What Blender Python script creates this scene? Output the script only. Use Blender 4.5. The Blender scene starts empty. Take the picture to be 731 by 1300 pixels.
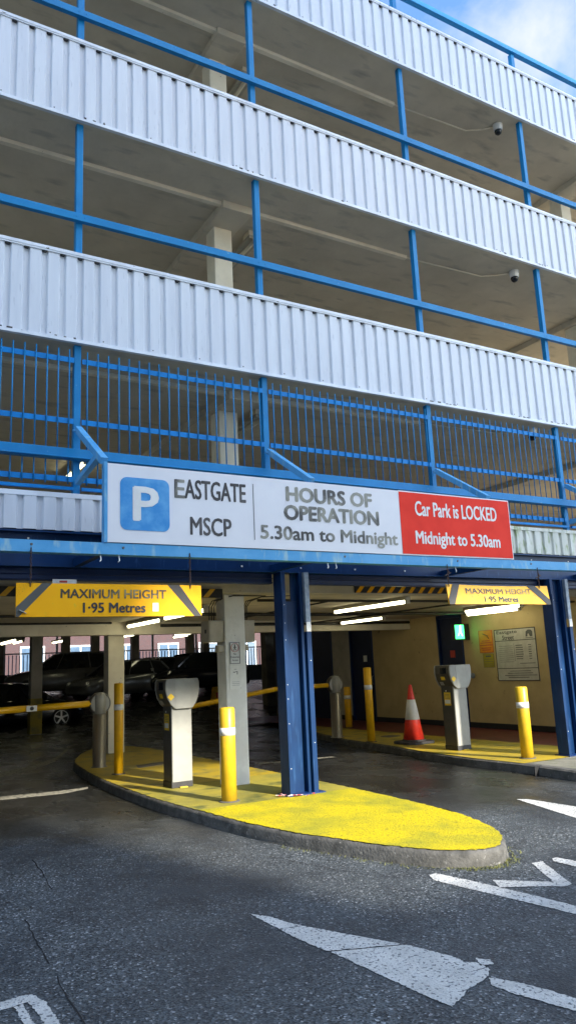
import bpy, bmesh, math, random
from mathutils import Vector, Matrix
random.seed(7)
R = math.radians
S = bpy.context.scene
C = S.collection

# ------------------------------------------------------------------ materials
def newmat(name):
    m = bpy.data.materials.new(name); m.use_nodes = True
    nt = m.node_tree; b = nt.nodes['Principled BSDF']
    return m, nt, b
def N(nt, t, **k):
    n = nt.nodes.new(t)
    for a, v in k.items():
        if a in n.inputs: n.inputs[a].default_value = v
        else: setattr(n, a, v)
    return n
def ramp(nt, src, p0, p1, c0=(0,0,0,1), c1=(1,1,1,1)):
    r = nt.nodes.new('ShaderNodeValToRGB'); e = r.color_ramp.elements
    e[0].position = p0; e[1].position = p1; e[0].color = c0; e[1].color = c1
    nt.links.new(src, r.inputs[0]); return r.outputs[0]
def mixc(nt, fac, a, b, mode='MIX'):
    m = nt.nodes.new('ShaderNodeMix'); m.data_type = 'RGBA'; m.blend_type = mode
    for i, v in ((0, fac), (6, a), (7, b)):
        if hasattr(v, 'links') or hasattr(v, 'is_linked'): nt.links.new(v, m.inputs[i])
        elif i == 0: m.inputs[0].default_value = v
        else: m.inputs[i].default_value = (*v[:3], 1)
    return m.outputs[2]
def mat(name, c, c2=None, sc=4, th=(.4,.6), rough=.6, rough2=None, metal=0, bump=0, bsc=60, stretch=(1,1,1),
        spot=None, spsc=40, spth=(.68,.72), spstretch=(1,1,1), emit=None, es=0, spec=.5):
    m, nt, b = newmat(name)
    tc = N(nt, 'ShaderNodeTexCoord'); mp = N(nt, 'ShaderNodeMapping'); mp.inputs['Scale'].default_value = stretch
    nt.links.new(tc.outputs['Object'], mp.inputs[0])
    col = None
    no = N(nt, 'ShaderNodeTexNoise', Scale=sc, Detail=6.0, Roughness=.6); nt.links.new(mp.outputs[0], no.inputs['Vector'])
    if c2 is None: c2 = tuple(v*.82 for v in c)
    f = ramp(nt, no.outputs[0], *th)
    col = mixc(nt, f, c, c2)
    if spot:
        mp2 = N(nt, 'ShaderNodeMapping'); mp2.inputs['Scale'].default_value = spstretch
        nt.links.new(tc.outputs['Object'], mp2.inputs[0])
        n2 = N(nt, 'ShaderNodeTexNoise', Scale=spsc, Detail=3.0); nt.links.new(mp2.outputs[0], n2.inputs['Vector'])
        col = mixc(nt, ramp(nt, n2.outputs[0], *spth), col, spot)
    nt.links.new(col, b.inputs['Base Color'])
    b.inputs['Roughness'].default_value = rough; b.inputs['Metallic'].default_value = metal; b.inputs['Specular IOR Level'].default_value = spec
    if rough2 is not None:
        rr = ramp(nt, no.outputs[0], th[0], th[1], (rough,)*3+(1,), (rough2,)*3+(1,)); nt.links.new(rr, b.inputs['Roughness'])
    if bump:
        n3 = N(nt, 'ShaderNodeTexNoise', Scale=bsc, Detail=4.0); nt.links.new(tc.outputs['Object'], n3.inputs['Vector'])
        bp = N(nt, 'ShaderNodeBump', Strength=bump, Distance=.01); nt.links.new(n3.outputs[0], bp.inputs['Height'])
        nt.links.new(bp.outputs[0], b.inputs['Normal'])
    if emit:
        b.inputs['Emission Color'].default_value = (*emit, 1); b.inputs['Emission Strength'].default_value = es
    return m
def asphalt(name, wet):
    m, nt, b = newmat(name)
    tc = N(nt, 'ShaderNodeTexCoord'); co = tc.outputs['Object']
    def noise(s, d=4, r=.55, st=None):
        n = N(nt, 'ShaderNodeTexNoise', Scale=s, Detail=float(d), Roughness=r)
        if st:
            mp = N(nt, 'ShaderNodeMapping'); mp.inputs['Scale'].default_value = st; nt.links.new(co, mp.inputs[0]); nt.links.new(mp.outputs[0], n.inputs['Vector'])
        else: nt.links.new(co, n.inputs['Vector'])
        return n.outputs[0]
    vo = N(nt, 'ShaderNodeTexVoronoi', Scale=85.0); nt.links.new(co, vo.inputs['Vector'])
    sep = N(nt, 'ShaderNodeSeparateColor'); nt.links.new(vo.outputs['Color'], sep.inputs[0])
    cell = ramp(nt, sep.outputs[0], .1, 1.0, (.011,.015,.017,1), (.15,.168,.178,1))
    chip = ramp(nt, sep.outputs[1], .93, .97)
    col = mixc(nt, chip, cell, (.46,.48,.49))
    col = mixc(nt, ramp(nt, noise(.55, 5), .35, .7), col, (.035,.041,.048))
    nt.nodes[-1] if False else None
    dark = ramp(nt, noise(2.3, 6), .42, .66, (1,1,1,1), (.62,.62,.64,1))
    col = mixc(nt, 1.0, col, dark, 'MULTIPLY')
    if wet:
        col = mixc(nt, 1.0, col, (.34,.32,.29), 'MULTIPLY')
        wp = ramp(nt, noise(1.1, 6, .6, (1,.6,1)), .38, .62)
        rr = N(nt, 'ShaderNodeMapRange'); nt.links.new(wp, rr.inputs[0]); rr.inputs[3].default_value = .10; rr.inputs[4].default_value = .38
        nt.links.new(rr.outputs[0], b.inputs['Roughness'])
        bs = .18
    else:
        # damp stretch close to the entrance, dry further out
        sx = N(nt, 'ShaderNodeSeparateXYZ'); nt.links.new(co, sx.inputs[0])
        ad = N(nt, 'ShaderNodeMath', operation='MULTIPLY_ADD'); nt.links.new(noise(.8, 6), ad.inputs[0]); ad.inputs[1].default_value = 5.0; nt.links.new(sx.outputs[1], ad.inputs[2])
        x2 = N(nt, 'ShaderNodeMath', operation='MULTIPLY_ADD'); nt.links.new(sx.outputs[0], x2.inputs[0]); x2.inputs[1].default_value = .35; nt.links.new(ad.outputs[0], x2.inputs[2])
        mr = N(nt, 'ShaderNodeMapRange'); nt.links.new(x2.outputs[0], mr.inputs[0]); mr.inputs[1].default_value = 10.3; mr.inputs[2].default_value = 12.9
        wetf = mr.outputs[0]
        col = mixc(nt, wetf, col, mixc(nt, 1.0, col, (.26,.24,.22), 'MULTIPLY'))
        pud = N(nt, 'ShaderNodeMapRange'); nt.links.new(noise(1.3, 6, .6, (1,.6,1)), pud.inputs[0]); pud.inputs[1].default_value = .40; pud.inputs[2].default_value = .62; pud.inputs[3].default_value = .12; pud.inputs[4].default_value = .40
        r2 = N(nt, 'ShaderNodeMix'); nt.links.new(wetf, r2.inputs[0]); r2.inputs[2].default_value = .62; nt.links.new(pud.outputs[0], r2.inputs[3])
        nt.links.new(r2.outputs[0], b.inputs['Roughness'])
        bs = .55
    nt.links.new(col, b.inputs['Base Color'])
    bp = N(nt, 'ShaderNodeBump', Strength=bs, Distance=.006); nt.links.new(vo.outputs['Distance'], bp.inputs['Height'])
    bp2 = N(nt, 'ShaderNodeBump', Strength=.35 if wet else .25, Distance=.02); nt.links.new(noise(9, 5), bp2.inputs['Height']); nt.links.new(bp.outputs[0], bp2.inputs['Normal'])
    nt.links.new(bp2.outputs[0], b.inputs['Normal'])
    return m
def brick(name, c1, c2, mort, scale=1.0, axis='XZ'):
    m, nt, b = newmat(name)
    tc = N(nt, 'ShaderNodeTexCoord'); sx = N(nt, 'ShaderNodeSeparateXYZ'); nt.links.new(tc.outputs['Object'], sx.inputs[0])
    cb = N(nt, 'ShaderNodeCombineXYZ'); nt.links.new(sx.outputs[0], cb.inputs[0]); nt.links.new(sx.outputs[2], cb.inputs[1])
    br = N(nt, 'ShaderNodeTexBrick', Scale=4.4*scale); nt.links.new(cb.outputs[0], br.inputs['Vector'])
    br.inputs['Color1'].default_value = (*c1,1); br.inputs['Color2'].default_value = (*c2,1); br.inputs['Mortar'].default_value = (*mort,1)
    nt.links.new(br.outputs[0], b.inputs['Base Color']); b.inputs['Roughness'].default_value = .85
    return m

M = dict(
 asphalt=asphalt('asphalt_dry', False), wet=asphalt('asphalt_wet', True),
 clad=mat('white_cladding', (.69,.72,.77), (.60,.63,.69), sc=2.0, th=(.35,.7), stretch=(3,3,.35), rough=.42, spec=.3, spot=(.44,.47,.53), spsc=9, spth=(.62,.80), spstretch=(4,4,.6)),
 cladold=mat('stained_cladding', (.62,.64,.60), (.48,.50,.44), sc=3, th=(.35,.65), stretch=(4,4,.5), rough=.5, spot=(.27,.33,.17), spsc=5, spth=(.52,.68), spstretch=(3,3,1)),
 trim=mat('white_trim', (.76,.80,.86), (.64,.68,.74), sc=3, rough=.4, spot=(.05,.05,.05), spsc=7, spth=(.70,.73), spstretch=(1.2,4,4)),
 blue=mat('sky_blue_paint', (.005,.185,.44), (.008,.215,.49), sc=3, rough=.45, spec=.25, spot=(.10,.30,.48), spsc=22, spth=(.66,.76), bump=.08, bsc=30),
 bluebar=mat('bright_blue_paint', (.003,.22,.60), (.004,.18,.50), sc=6, rough=.45, spec=.2),
 bluepale=mat('faded_skylit_blue_paint', (.07,.32,.62), (.12,.39,.68), sc=2.5, rough=.5, spec=.3, spot=(.30,.50,.60), spsc=14, spth=(.58,.74), spstretch=(1,1,.3), bump=.05),  # faded blue, with the sky's reflection lightening the base colour
 navy=mat('navy_paint', (.002,.024,.085), (.004,.032,.11), sc=3, rough=.4, spec=.25, spot=(.04,.10,.25), spsc=12, spth=(.62,.8), spstretch=(2,2,.4)),
 navydk=mat('dark_navy_paint', (.003,.02,.09), (.004,.028,.12), sc=3, rough=.4),
 colblue=mat('column_blue_paint', (.002,.022,.080), (.003,.029,.10), sc=2, rough=.42, spec=.25, spot=(.02,.07,.18), spsc=9, spth=(.6,.82), spstretch=(2,2,.3), bump=.06, bsc=18),
 bare=mat('scuffed_grey_metal', (.30,.34,.38), (.18,.22,.28), sc=12, rough=.45, metal=.3),
 soffit=mat('concrete_soffit', (.68,.61,.48), (.53,.475,.37), sc=1.3, th=(.3,.72), rough=.9, spot=(.36,.335,.28), spsc=3.2, spth=(.56,.78), spstretch=(.5,1.6,1), bump=.35, bsc=14),
 concrete=mat('painted_concrete', (.52,.47,.38), (.42,.38,.30), sc=3, rough=.8, bump=.3, bsc=35, spot=(.22,.19,.15), spsc=18, spth=(.70,.76)),
 column=mat('cream_column_paint', (.86,.79,.63), (.76,.69,.54), sc=2.5, rough=.7, bump=.2, bsc=40, spot=(.25,.21,.16), spsc=22, spth=(.73,.77)),
 white_col=mat('white_column_paint', (.84,.82,.77), (.74,.72,.67), sc=4, rough=.6, bump=.2, bsc=30, spot=(.20,.17,.14), spsc=20, spth=(.72,.77)),
 darkcon=mat('dark_concrete', (.13,.115,.09), (.08,.072,.06), sc=2, rough=.85, bump=.3),
 beige=mat('beige_wall_paint', (.54,.41,.20), (.46,.345,.165), sc=1.5, rough=.75, bump=.12, bsc=20, spot=(.24,.18,.09), spsc=7, spth=(.68,.80)),
 skirt=mat('black_skirting', (.015,.015,.018), rough=.5),
 door=mat('dark_blue_door', (.006,.012,.045), (.008,.016,.06), sc=4, rough=.5),
 red_floor=mat('red_floor_paint', (.16,.028,.024), (.11,.022,.02), sc=5, rough=.45, spot=(.04,.02,.02), spsc=9, spth=(.6,.75)),
 kerb=mat('kerb_stone', (.115,.11,.10), (.06,.058,.052), sc=7, rough=.85, bump=.7, bsc=45, spot=(.25,.24,.22), spsc=26, spth=(.64,.74)),
 kerbn=mat('pale_kerb_stone', (.23,.215,.18), (.15,.14,.12), sc=6, rough=.85, bump=.7, bsc=45, spot=(.12,.14,.05), spsc=7, spth=(.55,.7)),
 pave=mat('pavement_concrete', (.20,.19,.15), (.15,.145,.11), sc=5, rough=.85, bump=.5, bsc=60, spot=(.09,.11,.03), spsc=6, spth=(.58,.72)),
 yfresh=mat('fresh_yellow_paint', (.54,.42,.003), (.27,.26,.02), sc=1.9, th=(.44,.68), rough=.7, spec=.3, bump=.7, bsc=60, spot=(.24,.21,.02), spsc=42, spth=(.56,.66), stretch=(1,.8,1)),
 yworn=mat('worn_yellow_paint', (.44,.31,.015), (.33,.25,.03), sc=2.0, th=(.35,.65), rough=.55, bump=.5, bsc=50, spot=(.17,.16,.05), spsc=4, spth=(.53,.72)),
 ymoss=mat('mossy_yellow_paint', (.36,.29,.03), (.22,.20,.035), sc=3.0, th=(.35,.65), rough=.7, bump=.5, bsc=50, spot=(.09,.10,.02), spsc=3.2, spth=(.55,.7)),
 roadwhite=mat('road_marking', (.60,.59,.56), (.46,.455,.43), sc=5, th=(.35,.65), rough=.8, bump=.9, bsc=70, spot=(.13,.135,.14), spsc=48, spth=(.57,.64)),
 roadworn=mat('worn_road_marking', (.42,.40,.33), (.26,.25,.21), sc=12, rough=.7, bump=.5, bsc=50, spot=(.05,.05,.05), spsc=18, spth=(.52,.62)),
 crack=mat('crack', (.012,.012,.013), rough=.9),
 yellow=mat('yellow_bollard_paint', (.84,.46,.006), (.74,.39,.006), sc=7, rough=.42, spot=(.50,.32,.03), spsc=20, spth=(.66,.76)),
 ylemon=mat('lemon_bollard_paint', (.60,.39,.015), (.52,.33,.015), sc=7, rough=.42, spot=(.45,.33,.05), spsc=20, spth=(.66,.76)),
 yarm=mat('amber_arm_paint', (.85,.46,.004), rough=.35),
 ysign=mat('yellow_sign_face', (.93,.44,.003), (.90,.41,.003), sc=3, rough=.5, spec=.2, spot=(.7,.45,.03), spsc=15, spth=(.66,.8)),
 ysign2=mat('weathered_yellow_sign', (.80,.42,.015), (.62,.34,.03), sc=5, th=(.4,.7), rough=.6, spot=(.2,.13,.04), spsc=14, spth=(.64,.76)),
 ylabel=mat('yellow_label', (.84,.56,.03), rough=.5),
 black=mat('black_plastic', (.018,.018,.02), (.028,.028,.03), sc=10, rough=.5),
 blackpaint=mat('black_stripe', (.018,.017,.016), (.06,.058,.052), sc=10, th=(.6,.85), rough=.55),
 faded=mat('faded_stripe', (.09,.088,.075), rough=.6),
 letter=mat('sign_lettering_dark', (.022,.020,.022), (.085,.08,.08), sc=2.2, th=(.45,.62), rough=.45),
 letterglare=mat('sign_lettering_glare', (.045,.043,.042), (.27,.265,.22), sc=1.9, th=(.44,.54), rough=.45),  # grey dapple painted in for reflections on the sign
 letterh=mat('height_lettering', (.045,.035,.02), (.30,.24,.10), sc=2.6, th=(.47,.56), rough=.5),
 signwhite=mat('sign_white', (.79,.79,.82), (.73,.73,.77), sc=2.5, th=(.3,.7), rough=.5, spec=.2),
 signred=mat('sign_red', (.84,.05,.03), (.78,.042,.025), sc=3, rough=.6, spec=.12),
 signblue=mat('sign_logo_blue', (.05,.27,.62), (.12,.38,.70), sc=6, th=(.4,.65), rough=.5, spec=.2),
 plainwhite=mat('plain_white', (.78,.78,.76), (.70,.70,.68), sc=6, rough=.45),
 redtext=mat('red_ink', (.55,.06,.04), rough=.5),
 greytext=mat('grey_ink', (.12,.12,.12), rough=.5),
 steel=mat('brushed_steel', (.46,.44,.41), (.36,.34,.32), sc=30, stretch=(1,1,.05), rough=.30, rough2=.42, metal=.85),
 machine=mat('machine_white', (.31,.31,.285), (.27,.27,.25), sc=4, rough=.35, spot=(.4,.38,.33), spsc=20, spth=(.72,.8)),
 machinegrey=mat('machine_grey', (.34,.34,.31), (.29,.29,.265), sc=4, rough=.35),
 machinedark=mat('machine_dark', (.055,.05,.042), (.075,.066,.055), sc=4, rough=.4),
 conered=mat('cone_red', (.80,.045,.02), (.66,.035,.02), sc=8, rough=.4),
 conebase=mat('cone_rubber', (.035,.033,.035), (.06,.055,.055), sc=9, rough=.75),
 tube=mat('lamp_tube', (.9,.9,.8), rough=.4, emit=(1.0,.95,.62), es=3.6),
 tubeoff=mat('lamp_diffuser', (.66,.60,.45), rough=.35),
 lamp=mat('lamp_housing', (.45,.42,.34), rough=.5),
 green=mat('green_lit_sign', (.1,.7,.2), rough=.4, emit=(.06,1.0,.22), es=1.6),
 greenw=mat('lit_pictogram', (.8,.9,.8), rough=.4, emit=(.7,1.0,.75), es=2.2),
 orange=mat('orange_notice', (.78,.26,.01), (.70,.22,.01), sc=10, rough=.5),
 notice=mat('notice_white', (.58,.55,.50), (.50,.47,.42), sc=7, rough=.45),
 olive=mat('notice_yellow', (.44,.34,.03), rough=.5),
 rust=mat('rusty_chain', (.09,.045,.03), (.05,.04,.04), sc=40, rough=.7, metal=.4),
 cable=mat('black_cable', (.012,.012,.012), rough=.5),
 tapew=mat('plastic_tape', (.62,.62,.64), (.45,.03,.03), sc=22, th=(.48,.52), rough=.4),
 tyre=mat('tyre_rubber', (.02,.02,.02), rough=.8),
 rim=mat('alloy_rim', (.62,.62,.60), rough=.28, metal=.8),
 glass=mat('car_glass', (.012,.015,.018), rough=.06),
 carblack=mat('car_paint_black', (.008,.010,.016), rough=.12),
 cargrey=mat('car_paint_grey', (.10,.105,.11), rough=.18),
 carsilver=mat('car_paint_silver', (.17,.17,.17), rough=.2, metal=.4),
 carwhite=mat('car_paint_white', (.22,.22,.21), rough=.2),
 lens=mat('headlight_lens', (.6,.62,.62), rough=.1, metal=.5),
 brick=brick('red_brick', (.085,.032,.03), (.06,.028,.028), (.10,.10,.11)),
 stone=mat('pale_render', (.74,.71,.64), (.68,.65,.58), sc=.6, rough=.85),  # pale so the added block bounces light
 winglass=mat('window_glass', (.10,.16,.24), rough=.1),
 grass=mat('weed_green', (.17,.17,.045), (.10,.11,.03), sc=9, rough=.7),
 roofgrey=mat('roof_grey', (.12,.12,.13), rough=.8),
)

# ------------------------------------------------------------------ geometry helpers
class B:
    def __init__(s): s.bm = bmesh.new()
    def box(s, x0,x1,y0,y1,z0,z1):
        v = [s.bm.verts.new((x,y,z)) for z in (z0,z1) for y in (y0,y1) for x in (x0,x1)]
        for f in ((0,2,3,1),(4,5,7,6),(0,1,5,4),(2,6,7,3),(0,4,6,2),(1,3,7,5)): s.bm.faces.new([v[i] for i in f])
        return s
    def bar(s, p, q, w, h, up=(0,0,1)):
        p, q = Vector(p), Vector(q); d = (q-p).normalized(); u = Vector(up); r = d.cross(u).normalized(); u = r.cross(d)
        vs = [s.bm.verts.new(e + r*a*w/2 + u*b*h/2) for e in (p,q) for a,b in ((-1,-1),(1,-1),(1,1),(-1,1))]
        for f in ((3,2,1,0),(4,5,6,7),(0,1,5,4),(1,2,6,5),(2,3,7,6),(3,0,4,7)): s.bm.faces.new([vs[i] for i in f])
        return s
    def tube(s, pts, r, seg=8, caps=True):
        pts = [Vector(p) for p in pts]; rings = []
        rs = r if isinstance(r, (list, tuple)) else [r]*len(pts)
        a = None
        for i, p in enumerate(pts):
            d = (pts[min(i+1, len(pts)-1)] - pts[max(i-1, 0)]).normalized()
            if a is None: a = d.orthogonal().normalized()
            else: a = (a - d*a.dot(d)).normalized()
            b = d.cross(a)
            rings.append([s.bm.verts.new(p + (a*math.cos(2*math.pi*k/seg) + b*math.sin(2*math.pi*k/seg))*rs[i]) for k in range(seg)])
        for r0, r1 in zip(rings, rings[1:]):
            for k in range(seg):
                f = s.bm.faces.new((r0[k], r0[(k+1)%seg], r1[(k+1)%seg], r1[k])); f.smooth = True
        if caps: s.bm.faces.new(list(reversed(rings[0]))); s.bm.faces.new(rings[-1])
        return s
    def lathe(s, cx, cy, prof, seg=32, axis='Z', cz=0):
        rings = []
        for r, z in prof:
            ring = []
            for k in range(seg):
                a = 2*math.pi*k/seg; u, v = r*math.cos(a), r*math.sin(a)
                ring.append(s.bm.verts.new((cx+u, cy+v, z) if axis == 'Z' else ((cx+u, z, cz+v) if axis == 'Y' else (z, cy+u, cz+v))))
            rings.append(ring)
        for r0, r1 in zip(rings, rings[1:]):
            for k in range(seg):
                f = s.bm.faces.new((r0[k], r0[(k+1)%seg], r1[(k+1)%seg], r1[k])); f.smooth = True
        s.bm.faces.new(rings[0]); s.bm.faces.new(rings[-1])
        return s
    def prism(s, pts, lo, hi, plane='XY'):
        def P(a, b, c): return (a,b,c) if plane == 'XY' else ((a,c,b) if plane == 'XZ' else (c,a,b))
        A = [s.bm.verts.new(P(a,b,lo)) for a,b in pts]; Z = [s.bm.verts.new(P(a,b,hi)) for a,b in pts]
        n = len(pts)
        s.bm.faces.new(A); s.bm.faces.new(Z)
        for i in range(n): s.bm.faces.new((A[i], A[(i+1)%n], Z[(i+1)%n], Z[i]))
        return s
    def quad(s, *v):
        s.bm.faces.new([s.bm.verts.new(p) for p in v]); return s

def wloc(o):
    v = Vector((0,0,0))
    while o: v += o.location; o = o.parent
    return v
def obj(name, b, m, parent=None, bevel=0, kind=None, label=None):
    bm = b.bm
    bmesh.ops.recalc_face_normals(bm, faces=bm.faces)
    me = bpy.data.meshes.new(name)
    if parent: bmesh.ops.translate(bm, verts=bm.verts, vec=-wloc(parent))
    bm.to_mesh(me); bm.free()
    me.materials.append(M[m] if isinstance(m, str) else m)
    o = bpy.data.objects.new(name, me); C.objects.link(o)
    if parent: o.parent = parent
    if bevel:
        md = o.modifiers.new('bevel', 'BEVEL'); md.width = bevel; md.segments = 2; md.limit_method = 'ANGLE'
    if kind: o['kind'] = kind
    if label: o['label'] = label
    return o
def thing(name, loc, label, cat, group=None):
    o = bpy.data.objects.new(name, None); C.objects.link(o); o.location = loc; o.empty_display_size = .2
    o['label'] = label; o['category'] = cat
    if group: o['group'] = group
    return o
def tag(o, label, cat, group=None):
    o['label'] = label; o['category'] = cat
    if group: o['group'] = group
    return o
def dup(root, loc, label, rotz=None, skip=(), group=None):
    r = root.copy(); C.objects.link(r); r.location = loc; r['label'] = label
    if rotz is not None: r.rotation_euler = (0,0,rotz)
    if group: r['group'] = group
    for ch in list(root.children):
        if ch.name.split('.')[0] in skip: continue
        c = ch.copy(); C.objects.link(c); c.parent = r
        for g in ch.children:
            d = g.copy(); C.objects.link(d); d.parent = c
    return r
_tx = {}
def text(name, body, m, parent, rect, pos, face='Y', bold=0.0, th=.003, label=None):
    """lettering fitted to rect=(a0,a1,z0,z1) on a plane; face 'Y' looks to -Y (a = X), face 'X' looks to -X (a = Y, reading towards smaller Y)"""
    cu = bpy.data.curves.new('t', 'FONT'); cu.body = body; cu.resolution_u = 3
    to = bpy.data.objects.new('t', cu); C.objects.link(to)
    dg = bpy.context.evaluated_depsgraph_get(); dg.update()
    me = bpy.data.meshes.new_from_object(to.evaluated_get(dg))
    bpy.data.objects.remove(to); bpy.data.curves.remove(cu)
    xs = [v.co.x for v in me.vertices]; ys = [v.co.y for v in me.vertices]
    x0, x1, y0, y1 = min(xs), max(xs), min(ys), max(ys)
    a0, a1, z0, z1 = rect; w = wloc(parent)
    for v in me.vertices:
        a = a0 + (v.co.x-x0)/(x1-x0)*(a1-a0); z = z0 + (v.co.y-y0)/(y1-y0)*(z1-z0)
        v.co = (Vector((a,pos,z)) if face == 'Y' else Vector((pos,a,z))) - w
    nrm = Vector((0,-1,0)) if face == 'Y' else Vector((-1,0,0)); ax = Vector((1,0,0)) if face == 'Y' else Vector((0,1,0))
    bm = bmesh.new(); bm.from_mesh(me)
    bmesh.ops.remove_doubles(bm, verts=bm.verts, dist=1e-5)
    if bold:
        wd_ = bold*(z1-z0)*.9; src = list(bm.faces)
        for k_, (dx, dz) in enumerate(((.5,0),(-.5,0),(0,.35),(0,-.35),(.35,.3),(-.35,-.3))):
            g_ = bmesh.ops.duplicate(bm, geom=src)['geom']; vs = [v for v in g_ if isinstance(v, bmesh.types.BMVert)]
            bmesh.ops.translate(bm, verts=vs, vec=ax*dx*wd_*2+Vector((0,0,dz*wd_*2))+nrm*.00025*(k_+1))
    bm.to_mesh(me); bm.free()
    me.name = name; me.materials.append(M[m])
    o = bpy.data.objects.new(name, me); C.objects.link(o); o.parent = parent
    if label: o['label'] = label
    return o

# ------------------------------------------------------------------ camera
f_px, pitch, roll, yaw = 971.2, R(11.368), R(-2.575), R(30.761)
cy_, sy_, cp, sp = math.cos(yaw), math.sin(yaw), math.cos(pitch), math.sin(pitch)
fw = Vector((sy_*cp, cy_*cp, sp)); r_ = Vector((cy_, -sy_, 0)); u_ = r_.cross(fw)
cr, sr = math.cos(roll), math.sin(roll)
r2 = r_*cr + u_*sr; u2 = -r_*sr + u_*cr
cam = bpy.data.cameras.new('camera'); co = bpy.data.objects.new('camera', cam); C.objects.link(co)
mw = Matrix((( r2.x, u2.x, -fw.x, 0),(r2.y, u2.y, -fw.y, 0),(r2.z, u2.z, -fw.z, 1.6),(0,0,0,1)))
co.matrix_world = mw
cam.sensor_fit = 'VERTICAL'; cam.sensor_height = 36; cam.lens = 36*f_px/1300; cam.clip_end = 2000; cam.clip_start = .05
S.camera = co

# ------------------------------------------------------------------ setting: ground
def struct(name, b, m, parent=None, bevel=0):
    return obj(name, b, m, parent, bevel, kind=None if parent else 'structure')
g = B(); g.quad((-150,-150,-.02),(150,-150,-.02),(150,200,-.02),(-150,200,-.02)); struct('ground', g, 'asphalt')
g = B(); g.quad((-60,-9,0),(60,-9,0),(60,8.9,0),(-60,8.9,0)); struct('road', g, 'asphalt')
g = B()
g.quad((-9,8.9,0),(12,8.9,0),(12,24,0),(-9,24,0)); g.quad((-9,24,0),(12,24,0),(12,32,1.0),(-9,32,1.0)); g.quad((-9,32,1.0),(12,32,1.0),(12,36,1.0),(-9,36,1.0))
g.quad((12,21.2,0),(26,21.2,0),(26,24,0),(12,24,0)); g.quad((12,24,0),(26,24,0),(26,32,1.0),(12,32,1.0)); g.quad((12,32,1.0),(26,32,1.0),(26,36,1.0),(12,36,1.0))
struct('car_park_floor', g, 'asphalt')

def smooth_loop(pts, n=6):
    out = []; L = len(pts)
    for i in range(L):
        p0, p1, p2, p3 = (Vector((*pts[(i+k-1)%L], 0)) for k in range(4))
        for j in range(n):
            t = j/n
            q = .5*((2*p1) + (-p0+p2)*t + (2*p0-5*p1+4*p2-p3)*t*t + (-p0+3*p1-3*p2+p3)*t**3)
            out.append((q.x, q.y))
    return out
def inset(pts, d):
    out = []; L = len(pts)
    for i in range(L):
        a, b = Vector(pts[i-1]), Vector(pts[(i+1)%L]); t = (b-a).normalized(); n = Vector((t.y, -t.x))
        out.append((pts[i][0]+n.x*d, pts[i][1]+n.y*d))
    return out
isl = [(5.42,15.9),(5.2,16.15),(4.85,16.3),(4.45,15.75),(4.05,14.9),(3.72,13.9),(3.54,12.6),(3.43,11.3),(3.39,9.9),(3.40,8.9),(3.47,8.0),(3.53,7.2),(3.66,6.4),(3.86,5.75),(4.02,5.32),(4.20,5.0),(4.42,4.80),(4.66,4.77),(4.88,4.93),(5.13,5.27),(5.34,5.85),(5.43,6.4),(5.5,7.2),(5.54,8.0),(5.58,9.5),(5.6,11.5),(5.6,13.5),(5.58,15.0)]
isl = smooth_loop(isl, 6)     # clockwise seen from above: far end, left side, nose, right side
# orientation check: want inset(+d) to go inwards
_c = Vector((4.6,9.0)); _i = inset(isl, .05)
sgn = 1 if (Vector(_i[40])-_c).length < (Vector(isl[40])-_c).length else -1
k = B(); bm = k.bm
rings = []
for d, z in ((-.012,-.015),(0,.02),(.004,.085),(.018,.112),(.045,.120),(.14,.121)):
    rings.append([bm.verts.new((x+random.uniform(-.003,.003), y+random.uniform(-.003,.003), z)) for x,y in inset(isl, d*sgn)])
for a, b in zip(rings, rings[1:]):
    for i in range(len(a)):
        f = bm.faces.new((a[i], a[(i+1)%len(a)], b[(i+1)%len(a)], b[i])); f.smooth = True
kerb = struct('traffic_island', k, 'kerb')
# island paint: fresh in front of the column line, mossy by the machine, worn further in and tinted orange for lamplight
def clip(pts, y0, y1):
    def cut(p, yv, keep):
        o = []
        for i in range(len(p)):
            a, b = p[i-1], p[i]; ia, ib = keep(a[1]), keep(b[1])
            if ia != ib: t = (yv-a[1])/(b[1]-a[1]); o.append((a[0]+(b[0]-a[0])*t, yv))
            if ib: o.append(b)
        return o
    return cut(cut(pts, y0, lambda y: y >= y0), y1, lambda y: y <= y1)
edge = inset(isl, .035*sgn)
dense = []
for i in range(len(edge)):
    a, b = Vector(edge[i-1]), Vector(edge[i]); n = max(1, int((b-a).length/.03))
    for j in range(n):
        p = a.lerp(b, j/n); dense.append((p.x+random.uniform(-.012,.012), p.y+random.uniform(-.012,.012)))
for nm, m_, y0, y1, z in (('yellow_paint','yfresh',0,8.02,.1255),('mossy_paint','ymoss',8.02,9.9,.1245),('worn_lamplit_paint','yworn',9.9,30,.1245)):
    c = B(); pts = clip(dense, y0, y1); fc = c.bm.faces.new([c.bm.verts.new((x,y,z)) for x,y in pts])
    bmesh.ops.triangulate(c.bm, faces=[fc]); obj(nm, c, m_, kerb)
j = B()
for i0 in (58, 66, 74, 84, 92, 101, 109, 118, 126, 134):
    (x0,y0),(x1,y1) = isl[i0], inset(isl,.13*sgn)[i0]
    xo, yo = inset(isl,-.006*sgn)[i0]
    j.bar((xo,yo,-.01),(xo,yo,.11),.012,.012); 
obj('kerb_joint', j, 'crack', kerb)
d = B(); d.prism([(4.28,12.15),(4.86,12.28),(4.95,12.62),(4.36,12.5)], .122, .129); obj('drain_cover', d, 'darkcon', kerb)

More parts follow.
